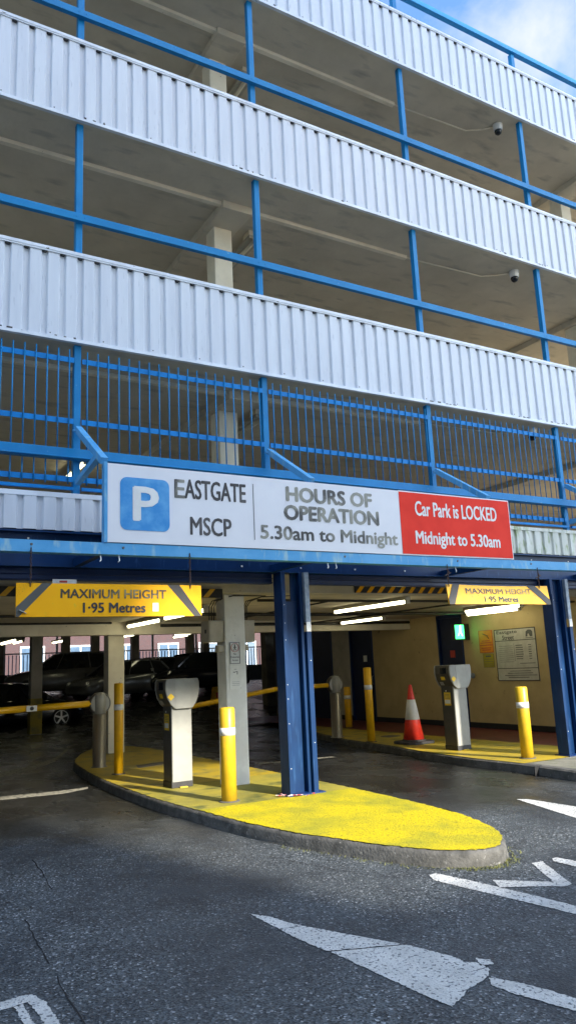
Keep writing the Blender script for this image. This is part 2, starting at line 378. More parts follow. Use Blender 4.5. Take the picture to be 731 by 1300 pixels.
# right pavement: yellow strip, red walkway, concrete front, kerb
rk = [(8.26,3.0),(8.28,7.02),(8.39,8.02),(8.36,8.97),(8.45,10.2),(8.68,11.35),(8.87,13.05),(9.35,14.9),(9.9,16.5)]
pv = B()
for a, b in zip(rk, rk[1:]):
    pv.quad((a[0]-.01,a[1],-.01),(b[0]-.01,b[1],-.01),(b[0],b[1],.1),(a[0],a[1],.1))
    pv.quad((a[0],a[1],.1),(b[0],b[1],.1),(b[0]+.03,b[1],.12),(a[0]+.03,a[1],.12))
    pv.quad((a[0]+.03,a[1],.12),(b[0]+.03,b[1],.12),(b[0]+.16,b[1],.121),(a[0]+.16,a[1],.121))
pave = struct('pavement', pv, 'kerb')
def strip(pts, right, z):
    q = B(); v = [q.bm.verts.new((x,y,z)) for x,y in pts+right]; fc = q.bm.faces.new(v); bmesh.ops.triangulate(q.bm, faces=[fc]); return q
ys = [(x+.03+random.uniform(-.008,.008), y) for x,y in rk[2:]]
obj('yellow_paint', strip(ys, [(10.35,16.5),(10.3,8.1),(9.2,8.0)], .1245), 'yworn', pave)
obj('red_walkway', strip([(10.3,8.1),(10.35,16.5),(10.35,21.2),(12,21.2),(12,8.1)], [], .1235), 'red_floor', pave)
obj('concrete_slab', strip([(x+.16,y) for x,y in rk[:2]]+[(8.5,8.0)], [(9.2,8.0),(10.3,8.1),(12,8.1),(40,8.1),(40,3)], .1215), 'pave', pave)
cj = B(); cj.box(8.27,8.42,7.70,7.715,0,.1235); cj.box(8.25,8.42,5.9,5.915,0,.1235); obj('kerb_joint', cj, 'crack', pave)
mh = B(); mh.lathe(9.78,12.8,[(.2,.121),(.2,.128),(.17,.129)],seg=24); obj('manhole_cover', mh, 'darkcon', pave)

# painted road markings
def decal(name, polys, m_, z=.004):
    q = B()
    for p in polys:
        pts = []
        for i in range(len(p)):
            a, b = Vector(p[i-1]), Vector(p[i]); n = max(1, int((b-a).length/.014))
            for jx in range(n):
                t = a.lerp(b, jx/n); w = .005
                pts.append((t.x+random.uniform(-w,w), t.y+random.uniform(-w,w)))
        fc = q.bm.faces.new([q.bm.verts.new((x,y,z)) for x,y in pts]); bmesh.ops.triangulate(q.bm, faces=[fc])
    return struct(name, q, m_)
decal('road_arrow_marking', [[(2.49,4.9),(2.57,4.76),(2.6,4.59),(2.643,4.488),(2.495,4.528),(2.49,4.66)],
  [(2.68,4.4),(2.77,4.19),(2.9,3.92),(2.935,3.85),(2.53,4.03),(2.51,4.14),(2.495,4.38),(2.495,4.52),(2.645,4.48)],
  [(2.942,3.832),(2.99,3.67),(3.03,3.52),(3.02,3.44),(3.07,3.40),(3.06,3.30),(2.98,3.23),(2.92,3.21),(2.81,3.18),(2.70,3.12),(2.6,3.08),(2.585,3.24),(2.57,3.47),(2.535,4.01)],
  [(3.11,3.45),(3.15,3.38),(3.12,3.33),(3.05,3.36)],
  [(2.98,3.22),(3.05,3.09),(3.10,2.93),(3.12,2.8),(3.16,2.2),(3.10,1.2),(2.97,1.2),(3.0,2.3),(3.02,2.71),(2.98,2.85),(2.935,3.02),(2.92,3.14)],
  [(6.8,6.65),(6.89,6.55),(6.9,5.9),(7.1,4.9),(6.82,4.85),(6.8,3.0),(6.68,3.0),(6.68,4.85),(6.35,5.1),(6.43,5.52),(6.57,5.95)]], 'roadwhite')
decal('road_line_marking', [[(3.99,4.86),(4.06,4.88),(4.13,4.54),(4.2,4.02),(4.23,3.71),(4.22,2.0),(4.1,2.0),(4.10,3.6),(4.06,3.89),(3.98,4.39),(3.93,4.74)],
  [(4.26,4.47),(4.46,4.25),(4.55,4.17),(4.82,4.62),(4.92,4.6),(4.6,4.05),(4.52,4.04),(4.37,4.17),(4.16,4.31)],
  [(5.05,4.62),(5.1,4.61),(5.12,4.44),(5.14,3.0),(5.03,3.0),(4.99,4.3),(4.99,4.55)],
  [(0.83,4.45),(0.97,4.47),(1.0,4.44),(1.03,4.31),(1.03,3.8),(0.975,3.8),(0.96,4.31),(0.95,4.37),(0.81,4.35)],
  [(.885,4.35),(.925,4.36),(.93,3.8),(.885,3.8)]], 'roadwhite')
decal('worn_line_marking', [[(1.2,11.66),(2.11,11.67),(2.94,11.55),(3.33,11.62),(3.27,11.42),(2.87,11.24),(2.03,11.36),(1.2,11.36)],
  [(2.66,14.6),(3.19,15.0),(3.98,16.2),(4.68,18.0),(4.6,17.6),(3.81,15.5),(3.04,14.3),(2.46,13.85)],
  [(6.3,12.1),(7.0,11.9),(7.0,11.75),(6.3,11.9)],[(7.3,11.9),(7.7,11.8),(7.7,11.65),(7.3,11.72)]], 'roadworn')
cr_ = B()
def crackline(pts, w=.010):
    out = []
    for a, b in zip(pts, pts[1:]):
        n = max(2, int(math.dist(a,b)/.08))
        for i in range(n): t = i/n; out.append((a[0]+(b[0]-a[0])*t+random.uniform(-.008,.008), a[1]+(b[1]-a[1])*t+random.uniform(-.008,.008)))
    out.append(pts[-1])
    for a, b in zip(out, out[1:]):
        dx, dy = b[0]-a[0], b[1]-a[1]; L = math.hypot(dx,dy) or 1; ww = w*random.uniform(.4,1.1)
        nx, ny = -dy/L*ww/2, dx/L*ww/2
        cr_.quad((a[0]-nx,a[1]-ny,.003),(b[0]-nx,b[1]-ny,.003),(b[0]+nx,b[1]+ny,.003),(a[0]+nx,a[1]+ny,.003))
crackline([(1.65,7.52),(1.62,7.0),(1.56,6.4)]); crackline([(1.23,5.77),(1.19,5.2),(1.17,4.83)]); crackline([(1.16,4.62),(1.13,4.2),(1.11,3.7)])
crackline([(1.2,5.0),(1.51,4.95),(2.11,4.63),(2.5,4.52)], .003); crackline([(1.2,4.0),(1.6,3.9),(2.12,3.8),(2.55,3.98)], .003)
crackline([(3.35,6.2),(3.5,5.6),(3.66,5.15)], .006); crackline([(4.1,5.0),(4.3,4.6),(4.6,4.3)], .004); crackline([(2.6,8.6),(3.3,8.3)],.006)
struct('road_cracks', cr_, 'crack')

# weeds at the kerb foot
w = B()
for i in range(620):
    t = random.choice(range(72, 112)); 
    if random.random() < .45: t = random.choice(range(92, 106))
    x, y = inset(isl, -random.uniform(.005,.07)*sgn)[t]; x += random.uniform(-.05,.05); y += random.uniform(-.05,.05)
    h = random.uniform(.004,.018); a = random.uniform(0, 6.28); dx, dy = math.cos(a)*.004, math.sin(a)*.004
    lx, ly = random.uniform(-.02,.02), random.uniform(-.02,.02)
    w.quad((x-dx,y-dy,0),(x+dx,y+dy,0),(x+dx*.3+lx,y+dy*.3+ly,h),(x-dx*.3+lx,y-dy*.3+ly,h))
wo = obj('weeds', w, 'grass', kind='stuff'); tag(wo, 'short green weeds growing along the kerb of the island', 'weeds')

# ------------------------------------------------------------------ the car park building
YF = 8.13
cp_ = thing('car_park_building', (4.6, YF, 0), 'multi-storey car park with white ribbed cladding and blue steel rails', 'car park')
XL, XR = -8.0, 30.0
LV = [5.28, 8.14, 11.03]
for z in LV:
    b = B(); b.box(XL,XR,8.148,24,z,z+.32); obj('floor_slab', b, 'soffit', cp_)
b = B(); b.box(XL,XR,9.26,15.0,2.58,3.08); b.box(XL,XR,8.5,9.26,2.86,3.08); b.box(XL,12,15.0,24,2.95,3.10); b.box(XL,26,24,37,3.75,3.95); b.box(XL,26,23.8,24.0,2.95,3.75)
obj('floor_slab', b, 'soffit', cp_)
b = B(); b.box(XL,12,9.0,9.26,2.575,2.86); obj('edge_beam', b, 'concrete', cp_)
b = B(); b.box(XL,12,14.65,14.95,2.34,2.58); obj('edge_beam', b, 'column', cp_)
# concrete columns: ground floor ones and the ones above
b = B(); b.box(4.47,4.77,9.28,9.55,.12,2.58); front_col = obj('column', b, 'white_col', cp_, bevel=.012)
for (x, y, z0, z1) in ((4.76,14.9,.12,2.34),(5.12,23.3,0,3.0),(11.48,33,1,3.75),(14.94,33.2,1,3.75),(13.5,31.6,.94,3.75),(8.3,32.4,1,3.75),(9.5,32.3,1,3.75)):
    b = B(); b.box(x-.16,x+.16,y-.15,y+.15,z0,z1); obj('column', b, 'column' if y < 30 and y < 15 else 'concrete', cp_, bevel=.012)
pb = B(); pb.box(4.955,5.285,23.13,23.48,.02,1.0)
obj('column_paint_band', pb, 'yworn', cp_)
for z0, z1 in ((3.08,5.28),(5.6,8.14),(8.46,11.03)):
    for x in (-3.2, 4.615, 12.55, 20.3):
        b = B(); b.box(x-.145,x+.145,9.28,9.56,z0,z1-.11); obj('column', b, 'column', cp_, bevel=.01)
        b = B(); b.box(x-.23,x+.23,8.78,23,z1-.115,z1+.01); obj('cross_beam', b, 'column' if False else 'soffit', cp_, bevel=.008)
for z in LV:
    b = B(); b.box(XL,7.75,8.83,8.90,z-.05,z+.005); b.box(XL,7.75,8.825,8.905,z-.012,z+.004); b.tube([(7.75,8.86,z-.018),(9.35,8.78,z-.018),(9.6,8.62,z-.018),(9.74,8.48,z-.018)], .013)
    obj('cable_trunking', b, 'column', cp_)
# cladding
def ribs(x0, x1, z0, z1, m_, name='cladding_panel'):
    b = B(); yr, yg = YF-.028, YF+.002; xs = []; x = x0; P = .2
    while x < x1:
        for dx, yy in ((0,yr),(.118,yr),(.134,yg),(.184,yg)):
            if x+dx <= x1: xs.append((x+dx, yy))
        x += P
    lo = [b.bm.verts.new((x,y,z0)) for x,y in xs]; hi = [b.bm.verts.new((x,y,z1)) for x,y in xs]
    for i in range(len(xs)-1): b.bm.faces.new((lo[i],lo[i+1],hi[i+1],hi[i]))
    o = obj(name, b, m_, cp_); md = o.modifiers.new('solid','SOLIDIFY'); md.thickness = .004; return o
for (z0, z1) in ((11.03,12.056),(8.142,9.258),(5.282,6.381)):
    p = ribs(XL+.03, XR, z0+.02, z1-.02, 'clad')
    b = B(); b.box(XL,XR,YF-.040,YF+.05,z1-.055,z1); b.box(XL,XR,YF-.046,YF-.036,z1-.035,z1+.003); obj('cap_trim', b, 'trim', p)
    b = B(); b.box(XL,XR,YF-.038,YF+.012,z0-.006,z0+.035); obj('bottom_trim', b, 'trim', p)
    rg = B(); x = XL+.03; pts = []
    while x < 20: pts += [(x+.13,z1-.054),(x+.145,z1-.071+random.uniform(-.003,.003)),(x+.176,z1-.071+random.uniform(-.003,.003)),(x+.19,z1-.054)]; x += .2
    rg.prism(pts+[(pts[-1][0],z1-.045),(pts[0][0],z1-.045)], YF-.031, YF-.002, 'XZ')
    obj('rib_gap_shade', rg, 'black', p)  # black strip stands in for shade in the open gaps under the cap
    ch = B(); x = XL
    while x < 16:
        if random.random() < .16:
            for q in range(random.randint(1,5)):
                l_ = random.uniform(.015,.07); ch.box(x,x+l_,YF-.041,YF-.0375,z0+random.uniform(.026,.034),z0+random.uniform(.038,.048)); x += l_+random.uniform(.02,.1)
        x += random.uniform(.1,.4)
    obj('paint_chip', ch, 'black', p)
    fx = B(); x = XL+.2
    while x < 18:
        fx.box(x+.055,x+.067,YF-.032,YF-.026,z0+.055,z0+.067); x += .6
    obj('fixing', fx, 'black', p)
    bk = B(); bk.box(XL,XR,YF+.06,YF+.12,z0+.34,z1-.01); obj('backing_rail', bk, 'darkcon', p)
p = ribs(XL+.03, 7.2, 3.12, 3.51, 'clad'); b = B(); b.box(XL,7.2,YF-.036,YF+.05,3.475,3.528); obj('cap_trim', b, 'trim', p)
p = ribs(7.23, XR, 3.12, 3.51, 'cladold'); b = B(); b.box(7.2,XR,YF-.036,YF+.05,3.475,3.528); obj('cap_trim', b, 'cladold', p)
b = B(); b.box(XL,XR,YF+.06,YF+.12,3.1,3.5); obj('backing_rail', b, 'darkcon', cp_)
# posts and rails
PX = [-3.31,-.56,2.19,4.60,7.35,10.10,12.85,15.6,18.35,21.1]
for x in PX:
    for z0, z1 in ((3.1,5.30),(6.3,8.16),(9.2,11.05),(11.9,12.46)):
        b = B(); b.box(x-.04,x+.04,YF+.045,YF+.125,z0,z1); obj('post', b, 'blue', cp_, bevel=.006)
for z, nm in ((9.722,'handrail'),(6.908,'handrail')):
    b = B(); b.box(XL,XR,YF-.02,YF+.044,z-.095,z)
    for x in PX: b.box(x-.055,x-.04,YF-.025,YF-.02,z-.055,z-.04); b.box(x+.04,x+.055,YF-.025,YF-.02,z-.055,z-.04)
    obj(nm, b, 'blue', cp_, bevel=.005)
b = B(); b.box(XL,XR,YF+.0,YF+.09,12.455,12.545); obj('handrail', b, 'blue', cp_, bevel=.006)
b = B(); b.box(XL,XR,YF-.045,YF+.044,3.91,4.03); b.box(XL,XR,YF-.075,YF-.046,3.915,3.93); obj('mid_rail', b, 'blue', cp_, bevel=.004)
for xa, xb in zip(PX, PX[1:]):
    n = round((xb-xa-.08)/.123); st = (xb-xa-.08)/n
    gr = B()
    for i in range(n):
        x = xa+.04+st*(i+.5); gr.tube([(x,YF+.015,3.64),(x,YF+.015,3.905)], .0075, 6); gr.tube([(x,YF+.015,4.032),(x,YF+.015,5.20)], .0075, 6)
    g_ = obj('security_grille', gr, 'blue', cp_)
    fb = B()
    for z in (5.083, 4.363, 3.70): fb.box(xa+.045,xb-.045,YF+.024,YF+.034,z-.031,z+.031)
    fb.box(xa+.045,xb-.045,YF+.0,YF+.04,3.575,3.61)
    obj('flat_bar', fb, 'bluebar', g_)
# entrance steelwork
b = B(); b.box(XL,XR,8.17,8.19,2.745,3.09); b.box(XL,XR,8.10,8.27,3.09,3.108); b.box(XL,XR,8.10,8.27,2.728,2.745); obj('entrance_beam', b, 'navy', cp_)
b = B()
for x in [-1.0+.83*i for i in range(18)]: obj('beam_bolt', B().lathe(x+.2,8,[(.011,8.160),(.011,8.17)],8,'Y',2.80 if int(x*7)%2 else 3.03), 'plainwhite', cp_)
for x0, x1 in ((.25,4.62),(5.09,9.36),(9.82,14)):
    b = B(); b.box(x0,x1,8.22,8.31,2.60,2.727); b.box(x0,x1,8.20,8.219,2.61,2.622); b.box(x0,x1,8.19,8.22,2.66,2.668)
    obj('shutter_box', b, 'navydk', cp_, bevel=.006)
b = B(); b.box(XL,XR,7.10,7.13,2.72,2.832); b.box(XL,XR,7.13,7.22,2.72,2.728); b.box(XL,XR,7.13,7.22,2.824,2.832)
can = obj('canopy_channel', b, 'bluepale', cp_, bevel=.002)
b = B()
for x in PX[1:8]: obj('canopy_arm', B().box(x-.035,x+.035,7.225,8.16,2.735,2.82), 'navy', cp_)
b = B()
for x in (2.19-.05,2.32,4.72,4.83,6.62): obj('cable_clip', B().tube([(x,7.12,2.72),(x+.005,7.11,2.665),(x-.01,7.10,2.65)],.006,6), 'plainwhite', cp_)
b = B()
for x in (1.5,2.36,4.95,6.65,7.95): obj('channel_bolt', B().lathe(x,7,[(.011,7.092),(.013,7.10)],8,'Y',2.79), 'greytext', can)
def steel_column(xc, z0):
    b = B()
    b.box(xc-.215,xc-.155,8.05,8.24,z0,2.73); b.box(xc+.115,xc+.18,8.04,8.24,z0,2.0)
    b.box(xc-.155,xc+.115,8.165,8.18,z0,2.38); b.box(xc-.02,xc+.115,8.166,8.181,2.38,2.73)
    b.box(xc+.07,xc+.114,8.09,8.165,z0,2.73); b.box(xc-.215,xc-.17,8.035,8.05,z0,2.5);
    o = obj('steel_column', b, 'colblue', cp_, bevel=.004)
    q = B(); q.box(xc+.115,xc+.18,8.04,8.24,2.12,2.73); obj('scuffed_guide', q, 'bare', o)
    q = B(); q.box(xc+.116,xc+.179,8.036,8.05,2.003,2.118); obj('tape_patch', q, 'plainwhite', o)
    q = B()
    for i in range(9):
        z = .45+i*.24+random.uniform(-.05,.05); q.lathe(xc+random.choice((-.19,.15)),8,[(.0045,8.03),(.0045,8.06)],6,'Y',z)
    obj('bolt', q, 'plainwhite', o)
    q = B(); q.box(xc-.25,xc+.25,8.0,8.28,z0,z0+.012); obj('base_plate', q, 'navydk', o)
    return o
sc_ = steel_column(4.86, .126); steel_column(9.59, .125); steel_column(.05, 0)
b = B()
for i in range(14):
    a = random.uniform(2.8, 5.2); x = 4.86+.28*math.cos(a); y = 8.13+.19*math.sin(a)
    b.bar((x,y,.13+random.uniform(0,.02)),(x+random.uniform(-.09,.09),y+random.uniform(-.03,.03),.135+random.uniform(0,.02)),.02,.004)
tape = obj('tape_remnant', b, 'tapew'); tag(tape, 'crumpled red and white tape at the foot of the central blue column', 'tape')
# side wall with doors on the right
def wall(y0, y1, z0, z1, m_, nm='wall', x=12.0, t=.2):
    b = B(); b.box(x,x+t,y0,y1,z0,z1); return obj(nm, b, m_, cp_)
wall(8.45,12.85,.24,2.58,'beige'); wall(13.69,16.2,.24,2.58,'beige'); wall(17.25,18.1,.24,2.58,'concrete'); 
wall(8.45,12.85,.12,.24,'skirt','skirting',11.992); wall(13.69,16.2,.12,.24,'skirt','skirting',11.992); wall(17.25,18.1,.12,.24,'skirt','skirting',11.992)
wall(20.5,21.2,0,2.95,'darkcon')
for y0, y1 in ((12.85,13.69),(16.2,17.25),(18.1,20.5)):
    o = wall(y0,y1,.12,2.5,'door','door',12.05,.06)
    h = B(); h.tube([(12.05,y0+.1,1.05),(11.99,y0+.1,1.05),(11.99,y0+.1,1.25),(12.05,y0+.1,1.25)],.012); obj('handle', h, 'steel', o)
    if y0 < 17:
        n = B(); n.box(12.04,12.05,y0+.35,y0+.5,1.62,1.78); obj('door_notice', n, 'redtext' if y0 < 13 else 'plainwhite', o)
    f = B(); f.box(11.99,12.08,y0-.0,y0+.05,.12,2.55); f.box(11.99,12.08,y1-.05,y1,.12,2.55); f.box(11.99,12.08,y0,y1,2.5,2.58); obj('door_frame', f, 'navydk', o)
b = B(); b.box(12.2,30,8.5,8.7,0,2.9); obj('wall', b, 'darkcon', cp_)
b = B(); b.box(12,26,21.2,21.4,0,3.0); obj('wall', b, 'darkcon', cp_)
b = B(); b.box(13.95,14.55,25.5,25.9,.1,3.75); obj('wall', b, 'darkcon', cp_)
b = B(); b.box(-9.2,-9,8.3,36,0,4); obj('wall', b, 'darkcon', cp_)
b = B(); b.box(26,26.2,21.4,37,0,4); obj('wall', b, 'darkcon', cp_)
b = B(); b.box(XL,26,36,36.2,1,1.75); obj('parapet', b, 'black', cp_)
b = B(); b.box(XL,6.5,36,36.2,1.75,3.75); obj('wall', b, 'concrete', cp_)
b = B(); x = 6.5
while x < 26: obj('mullion', B().box(x,x+.09,36.02,36.1,1.75,3.75), 'plainwhite', cp_); x += 2.3
obj('mullion', B().box(6.5,26,36.03,36.09,2.62,2.68), 'plainwhite', cp_)
b = B(); x = 6.6
while x < 26: b.box(x,x+.035,36.2,36.24,1.75,2.6); x += .16
obj('rear_railing', b, 'blue', cp_)
# dark pipes and cables on the ground-floor ceiling
b = B()
b.tube([(6.2,9.4,2.5),(6.4,12,2.5),(6.4,14.6,2.5)],.012); b.tube([(5.2,9.7,2.54),(9,9.7,2.54),(11.9,9.7,2.54)],.02); b.tube([(5.0,12.2,2.54),(8,12.3,2.53),(11.95,12.2,2.54)],.03)
b.tube([(9,9.3,2.5),(9,14.6,2.5)],.015); b.tube([(5.6,14.55,2.5),(11.9,14.55,2.5)],.03); b.tube([(XL,14.55,2.56),(4.6,14.55,2.56)],.02)
b.tube([(0,12.5,2.54),(4.6,12.4,2.54)],.02); b.tube([(-2,14.58,2.3),(3,14.58,2.31)],.02)
obj('ceiling_cable', b, 'cable', cp_)
b = B()
for k_ in range(3):
    o_ = k_*.035
    b.tube([(4.38-o_,9.42,2.23),(4.38-o_,9.41,2.42),(4.42-o_,9.40,2.50),(4.6,9.27-o_*.3,2.56),(5.1,9.27,2.56)],.008,6)
    b.tube([(4.83+o_*.6,9.42,2.23),(4.83+o_*.6,9.41,2.42),(4.86+o_,9.40,2.50),(5.05,9.3,2.55),(5.6,9.27,2.57)],.007,6)
obj('column_cable', b, 'cable', cp_)

# ------------------------------------------------------------------ big entrance sign
YS = 7.09
sg = thing('entrance_sign', (4.9, 7.12, 2.83), 'long white and red car park sign with opening hours on the blue canopy', 'sign')
b = B(); b.box(2.20,5.78,YS,YS+.03,2.838,3.622); obj('white_panel', b, 'signwhite', sg, bevel=.003)
b = B(); b.box(5.782,7.63,YS,YS+.03,2.838,3.628); obj('white_border', b, 'signwhite', sg)
b = B(); b.box(5.785,7.615,YS-.004,YS-.001,2.852,3.612); obj('red_panel', b, 'signred', sg)
b = B(); b.box(2.165,2.198,7.08,7.16,2.834,3.63); b.box(2.165,7.63,7.125,7.17,3.58,3.60); b.box(7.62,7.64,7.125,7.17,2.834,3.60)
b.box(2.2,7.62,7.123,7.15,2.84,3.6); obj('sign_frame', b, 'bluepale', sg)
def rrect(x0,x1,z0,z1,r,n=5):
    o = []
    for cx,cz,a0 in ((x1-r,z1-r,0),(x0+r,z1-r,90),(x0+r,z0+r,180),(x1-r,z0+r,270)):
        for i in range(n+1): a = R(a0+90*i/n); o.append((cx+r*math.cos(a), cz+r*math.sin(a)))
    return o
b = B(); b.prism(rrect(2.325,2.835,2.965,3.495,.07), YS-.004, YS-.001, 'XZ'); lg = obj('logo_square', b, 'signblue', sg)
text('lettering','P','plainwhite',lg,(2.465,2.71,3.07,3.40),YS-.006,bold=.05)
b = B(); b.box(3.79,3.798,YS-.003,YS-.001,2.93,3.54); obj('divider_line', b, 'greytext', sg)
text('lettering','E','letterglare',sg,(2.895,3.0,3.325,3.515),YS-.002,bold=.03); text('lettering','ASTGATE','letter',sg,(3.005,3.70,3.325,3.525),YS-.002,bold=.03)
text('lettering','MSCP','letter',sg,(3.06,3.52,2.95,3.135),YS-.002,bold=.03)
text('lettering','HOURS OF','letterglare',sg,(4.21,5.365,3.385,3.545),YS-.002,bold=.075)
text('lettering','OPERATION','letterglare',sg,(4.175,5.45,3.175,3.335),YS-.002,bold=.075)
text('lettering','5.30am to Midnight','letterglare',sg,(3.87,5.715,2.905,3.095),YS-.002,bold=.04)
text('lettering','Car Park is LOCKED','plainwhite',sg,(6.02,7.38,3.33,3.51),YS-.006,bold=.03)
text('lettering','Midnight to 5.30am','plainwhite',sg,(6.0,7.40,2.935,3.14),YS-.006,bold=.03)
# struts from posts to sign
for i, x in enumerate((2.19, 4.60, 7.35, 10.10)):
    b = B(); b.bar((x,8.13,4.27),(x,7.17,3.66),.07,.07); b.bar((x,8.13,3.66),(x,7.36,3.76),.06,.06) if i == 0 else None
    b.bar((x,7.17,3.68),(x,7.17,2.83),.06,.06)
    if i == 3: b.bar((x,8.13,3.66),(x,7.36,3.76),.06,.06)
    b.tube([(x-.07,8.10,4.24),(x+.05,8.10,4.24)],.012,6)
    obj('sign_strut', b, 'bluepale', cp_)

# ------------------------------------------------------------------ maximum height boards
def height_sign(x0, x1, z0, z1, y, m_, label, worn, bow=0.0, grp='maximum height boards'):
    t = thing('height_sign', ((x0+x1)/2, y, z0), label, 'sign', grp)
    def P(u, v, e=0): # u,v in 0..1
        return (x0+(x1-x0)*u, y+e-bow*math.sin(math.pi*u)*(1-.4*v)+bow*.6*(v-.5), z0+(z1-z0)*v - bow*.35*math.sin(math.pi*u)*v)
    def sheet(poly, off, th, n=1):
        b = B(); A = [b.bm.verts.new(P(u,v,off)) for u,v in poly]; Z = [b.bm.verts.new(P(u,v,off+th)) for u,v in poly]; k_ = len(poly)
        b.bm.faces.new(A); b.bm.faces.new(Z)
        for i in range(k_): b.bm.faces.new((A[i],A[(i+1)%k_],Z[(i+1)%k_],Z[i]))
        return b
    b = B(); n = 16
    for off in (0,.012):
        rows = [[b.bm.verts.new(P(i/n,v,off)) for i in range(n+1)] for v in (0,1)]
        for i in range(n): b.bm.faces.new((rows[0][i],rows[0][i+1],rows[1][i+1],rows[1][i]))
    bb = obj('board', b, m_, t); md = bb.modifiers.new('solid','SOLIDIFY'); md.thickness = .004
    a = (z1-z0)/(x1-x0)
    s1, s2 = ('blackpaint','faded') if not worn else ('blackpaint','blackpaint')
    if not worn: obj('stripe', sheet([(0,.55),(.0,1),(.085,1)], -.004, .002), 'blackpaint', t); obj('stripe', sheet([(1,.45),(1,1),(.93,1)], -.004, .002), 'blackpaint', t)
    obj('stripe', sheet([(0,0),(0,.28),(.125,1),(.175,1),(.015,0)] if not worn else [(.045,.0),(0,.0),(0,.25),(.05,1),(.11,1)], -.005 if not worn else -.012, .002), s2 if not worn else s1, t)
    obj('stripe', sheet([(1,0),(.87,1),(.80,1),(.955,.0)] if not worn else [(1,0),(1,.25),(.86,1),(.77,1),(.955,0)], -.005 if not worn else -.012, .002), s1, t)
    def warp(o):
        if not bow: return
        wl = wloc(t)
        for v_ in o.data.vertices:
            u = (v_.co.x+wl.x-x0)/(x1-x0); vv = (v_.co.z+wl.z-z0)/(z1-z0); q = P(u,vv)
            v_.co.y += q[1]-y; v_.co.z += -bow*.35*math.sin(math.pi*u)*vv
    W_ = x1-x0; H_ = z1-z0; yy = y-.006; LT = []
    L1 = text('lettering','MAXIMUM HEIGHT','letterh',t,(x0+W_*(.22 if not worn else .16),x0+W_*(.79 if not worn else .80),z0+H_*.56,z0+H_*.83),yy,bold=.04)
    b = B(); b.box(x0+W_*(.31 if not worn else .30),x0+W_*(.69 if not worn else .65),yy+.0005,yy+.0025,z0+H_*.06,z0+H_*.47); bmesh.ops.subdivide_edges(b.bm, edges=list(b.bm.edges), cuts=6, use_grid_fill=True); L2 = obj('label_patch', b, 'ysign' if not worn else 'ylabel', t)
    L3 = text('lettering','1\u00b795 Metres','letter',t,(x0+W_*(.335 if not worn else .315),x0+W_*(.67 if not worn else .64),z0+H_*.12,z0+H_*.42),yy-(.005 if bow else .003),bold=.045)
    for q in (L1,L2,L3): warp(q)
    if not worn: b = B(); b.box(x0+W_*.712,x0+W_*.746,yy-.001,yy+.002,z0+H_*.15,z0+H_*.42); obj('white_sticker', b, 'plainwhite', t); b = B(); b.bar((x0+.03,yy,z0+.06),(x0+.09,yy,z0+.03),.003,.05,up=(0,-1,0)); obj('tape_patch', b, 'plainwhite', t)
    for cx in (x0+.12, x1-.12) if not worn else (x0+.02, x1-.17):
        b = B(); z = z1-.035; k_ = 0
        zt = 2.735
        while z < zt:
            pts = [(math.cos(q*math.pi/4)*.008, math.sin(q*math.pi/4)*.017) for q in range(9)]
            b.tube([((cx+p if k_%2 else cx), (y-.012 if k_%2 else y-.012+p), z+q+.017) for p,q in pts], .0035, 5, caps=False); z += .027; k_ += 1
        if worn: b.bar((cx-.05,y-.01,2.60),(cx+.05,y-.01,2.64),.012,.012); b.bar((cx-.01,y-.01,2.57),(cx+.02,y-.01,2.66),.012,.012)
        obj('chain', b, 'rust', t)
    return t
height_sign(1.375,3.165,2.13,2.435,7.1,'ysign','clean bright yellow maximum height board hanging over the left entrance',False)
height_sign(6.44,8.22,2.25,2.50,7.1,'ysign2','bent weathered yellow height board hanging over the right lane',True,.05)
# hazard striped bars
def hazard(x0, x1, z0, z1, y, label, m_):
    t = thing('hazard_bar', ((x0+x1)/2,y,z0), label, 'hazard bar', 'striped bars across the entrances')
    b = B(); b.box(x0,x1,y,y+.015,z0,z1); obj('bar', b, 'blackpaint', t)
    x = x0+.01; b = B(); h = z1-z0
    while x+.2 < x1: b.prism([(x,z0+.003),(x+.075,z0+.003),(x+.075+h*.9,z1-.003),(x+h*.9,z1-.003)], y-.003, y-.001, 'XZ'); x += .19
    obj('yellow_stripe', b, m_, t)
hazard(.4,4.3,2.50,2.615,8.965,'striped bar mostly hidden behind the clean yellow board on the left','ysign2')
hazard(6.39,9.2,2.585,2.705,8.965,'black and yellow striped bar above the right lane','ysign')
b = B(); b.box(1.95,2.20,8.17,8.185,2.56,2.605); b.box(1.99,2.0,8.166,8.17,2.575,2.59)
o = obj('beam_plate', b, 'plainwhite'); tag(o, 'tiny white plate screwed to the beam above the left board', 'plate')
b = B(); b.box(2.02,2.10,8.166,8.169,2.57,2.59); obj('red_print', b, 'redtext', o)

# ------------------------------------------------------------------ lamps
def lamp(x, y0, y1, z, label, lit=True, grp='fluorescent lamps under the ceiling', w=.05):
    t = thing('fluorescent_lamp', (x,(y0+y1)/2,z+.05), label, 'lamp', grp)
    b = B(); b.box(x-w,x+w,y0,y1,z+.02,z+.075); obj('housing', b, 'lamp', t, bevel=.004)
    b = B(); b.tube([(x,y0+.04,z),(x,y1-.04,z)], .032, 10); obj('tube', b, 'tube' if lit else 'tubeoff', t)
    for ya in (y0,y1-.04): obj('end_cap', B().box(x-.035,x+.035,ya,ya+.04,z-.035,z+.02), 'lamp', t)
lamp(7.62,9.3,11.35,2.50,'lit lamp nearest the striped bar over the right lane')
lamp(9.9,12.9,14.5,2.50,'lit lamp set further back over the right lane')
lamp(11.55,10.7,12.2,2.50,'lit lamp above the green exit sign by the beige wall')
lamp(10.75,9.9,11.4,2.50,'lit lamp just under the bent yellow board')
lamp(4.93,12.75,14.55,2.49,'lit lamp in front of the left rear column')
lamp(4.85,10.7,12.4,2.49,'lit lamp peeping out under the clean yellow board')
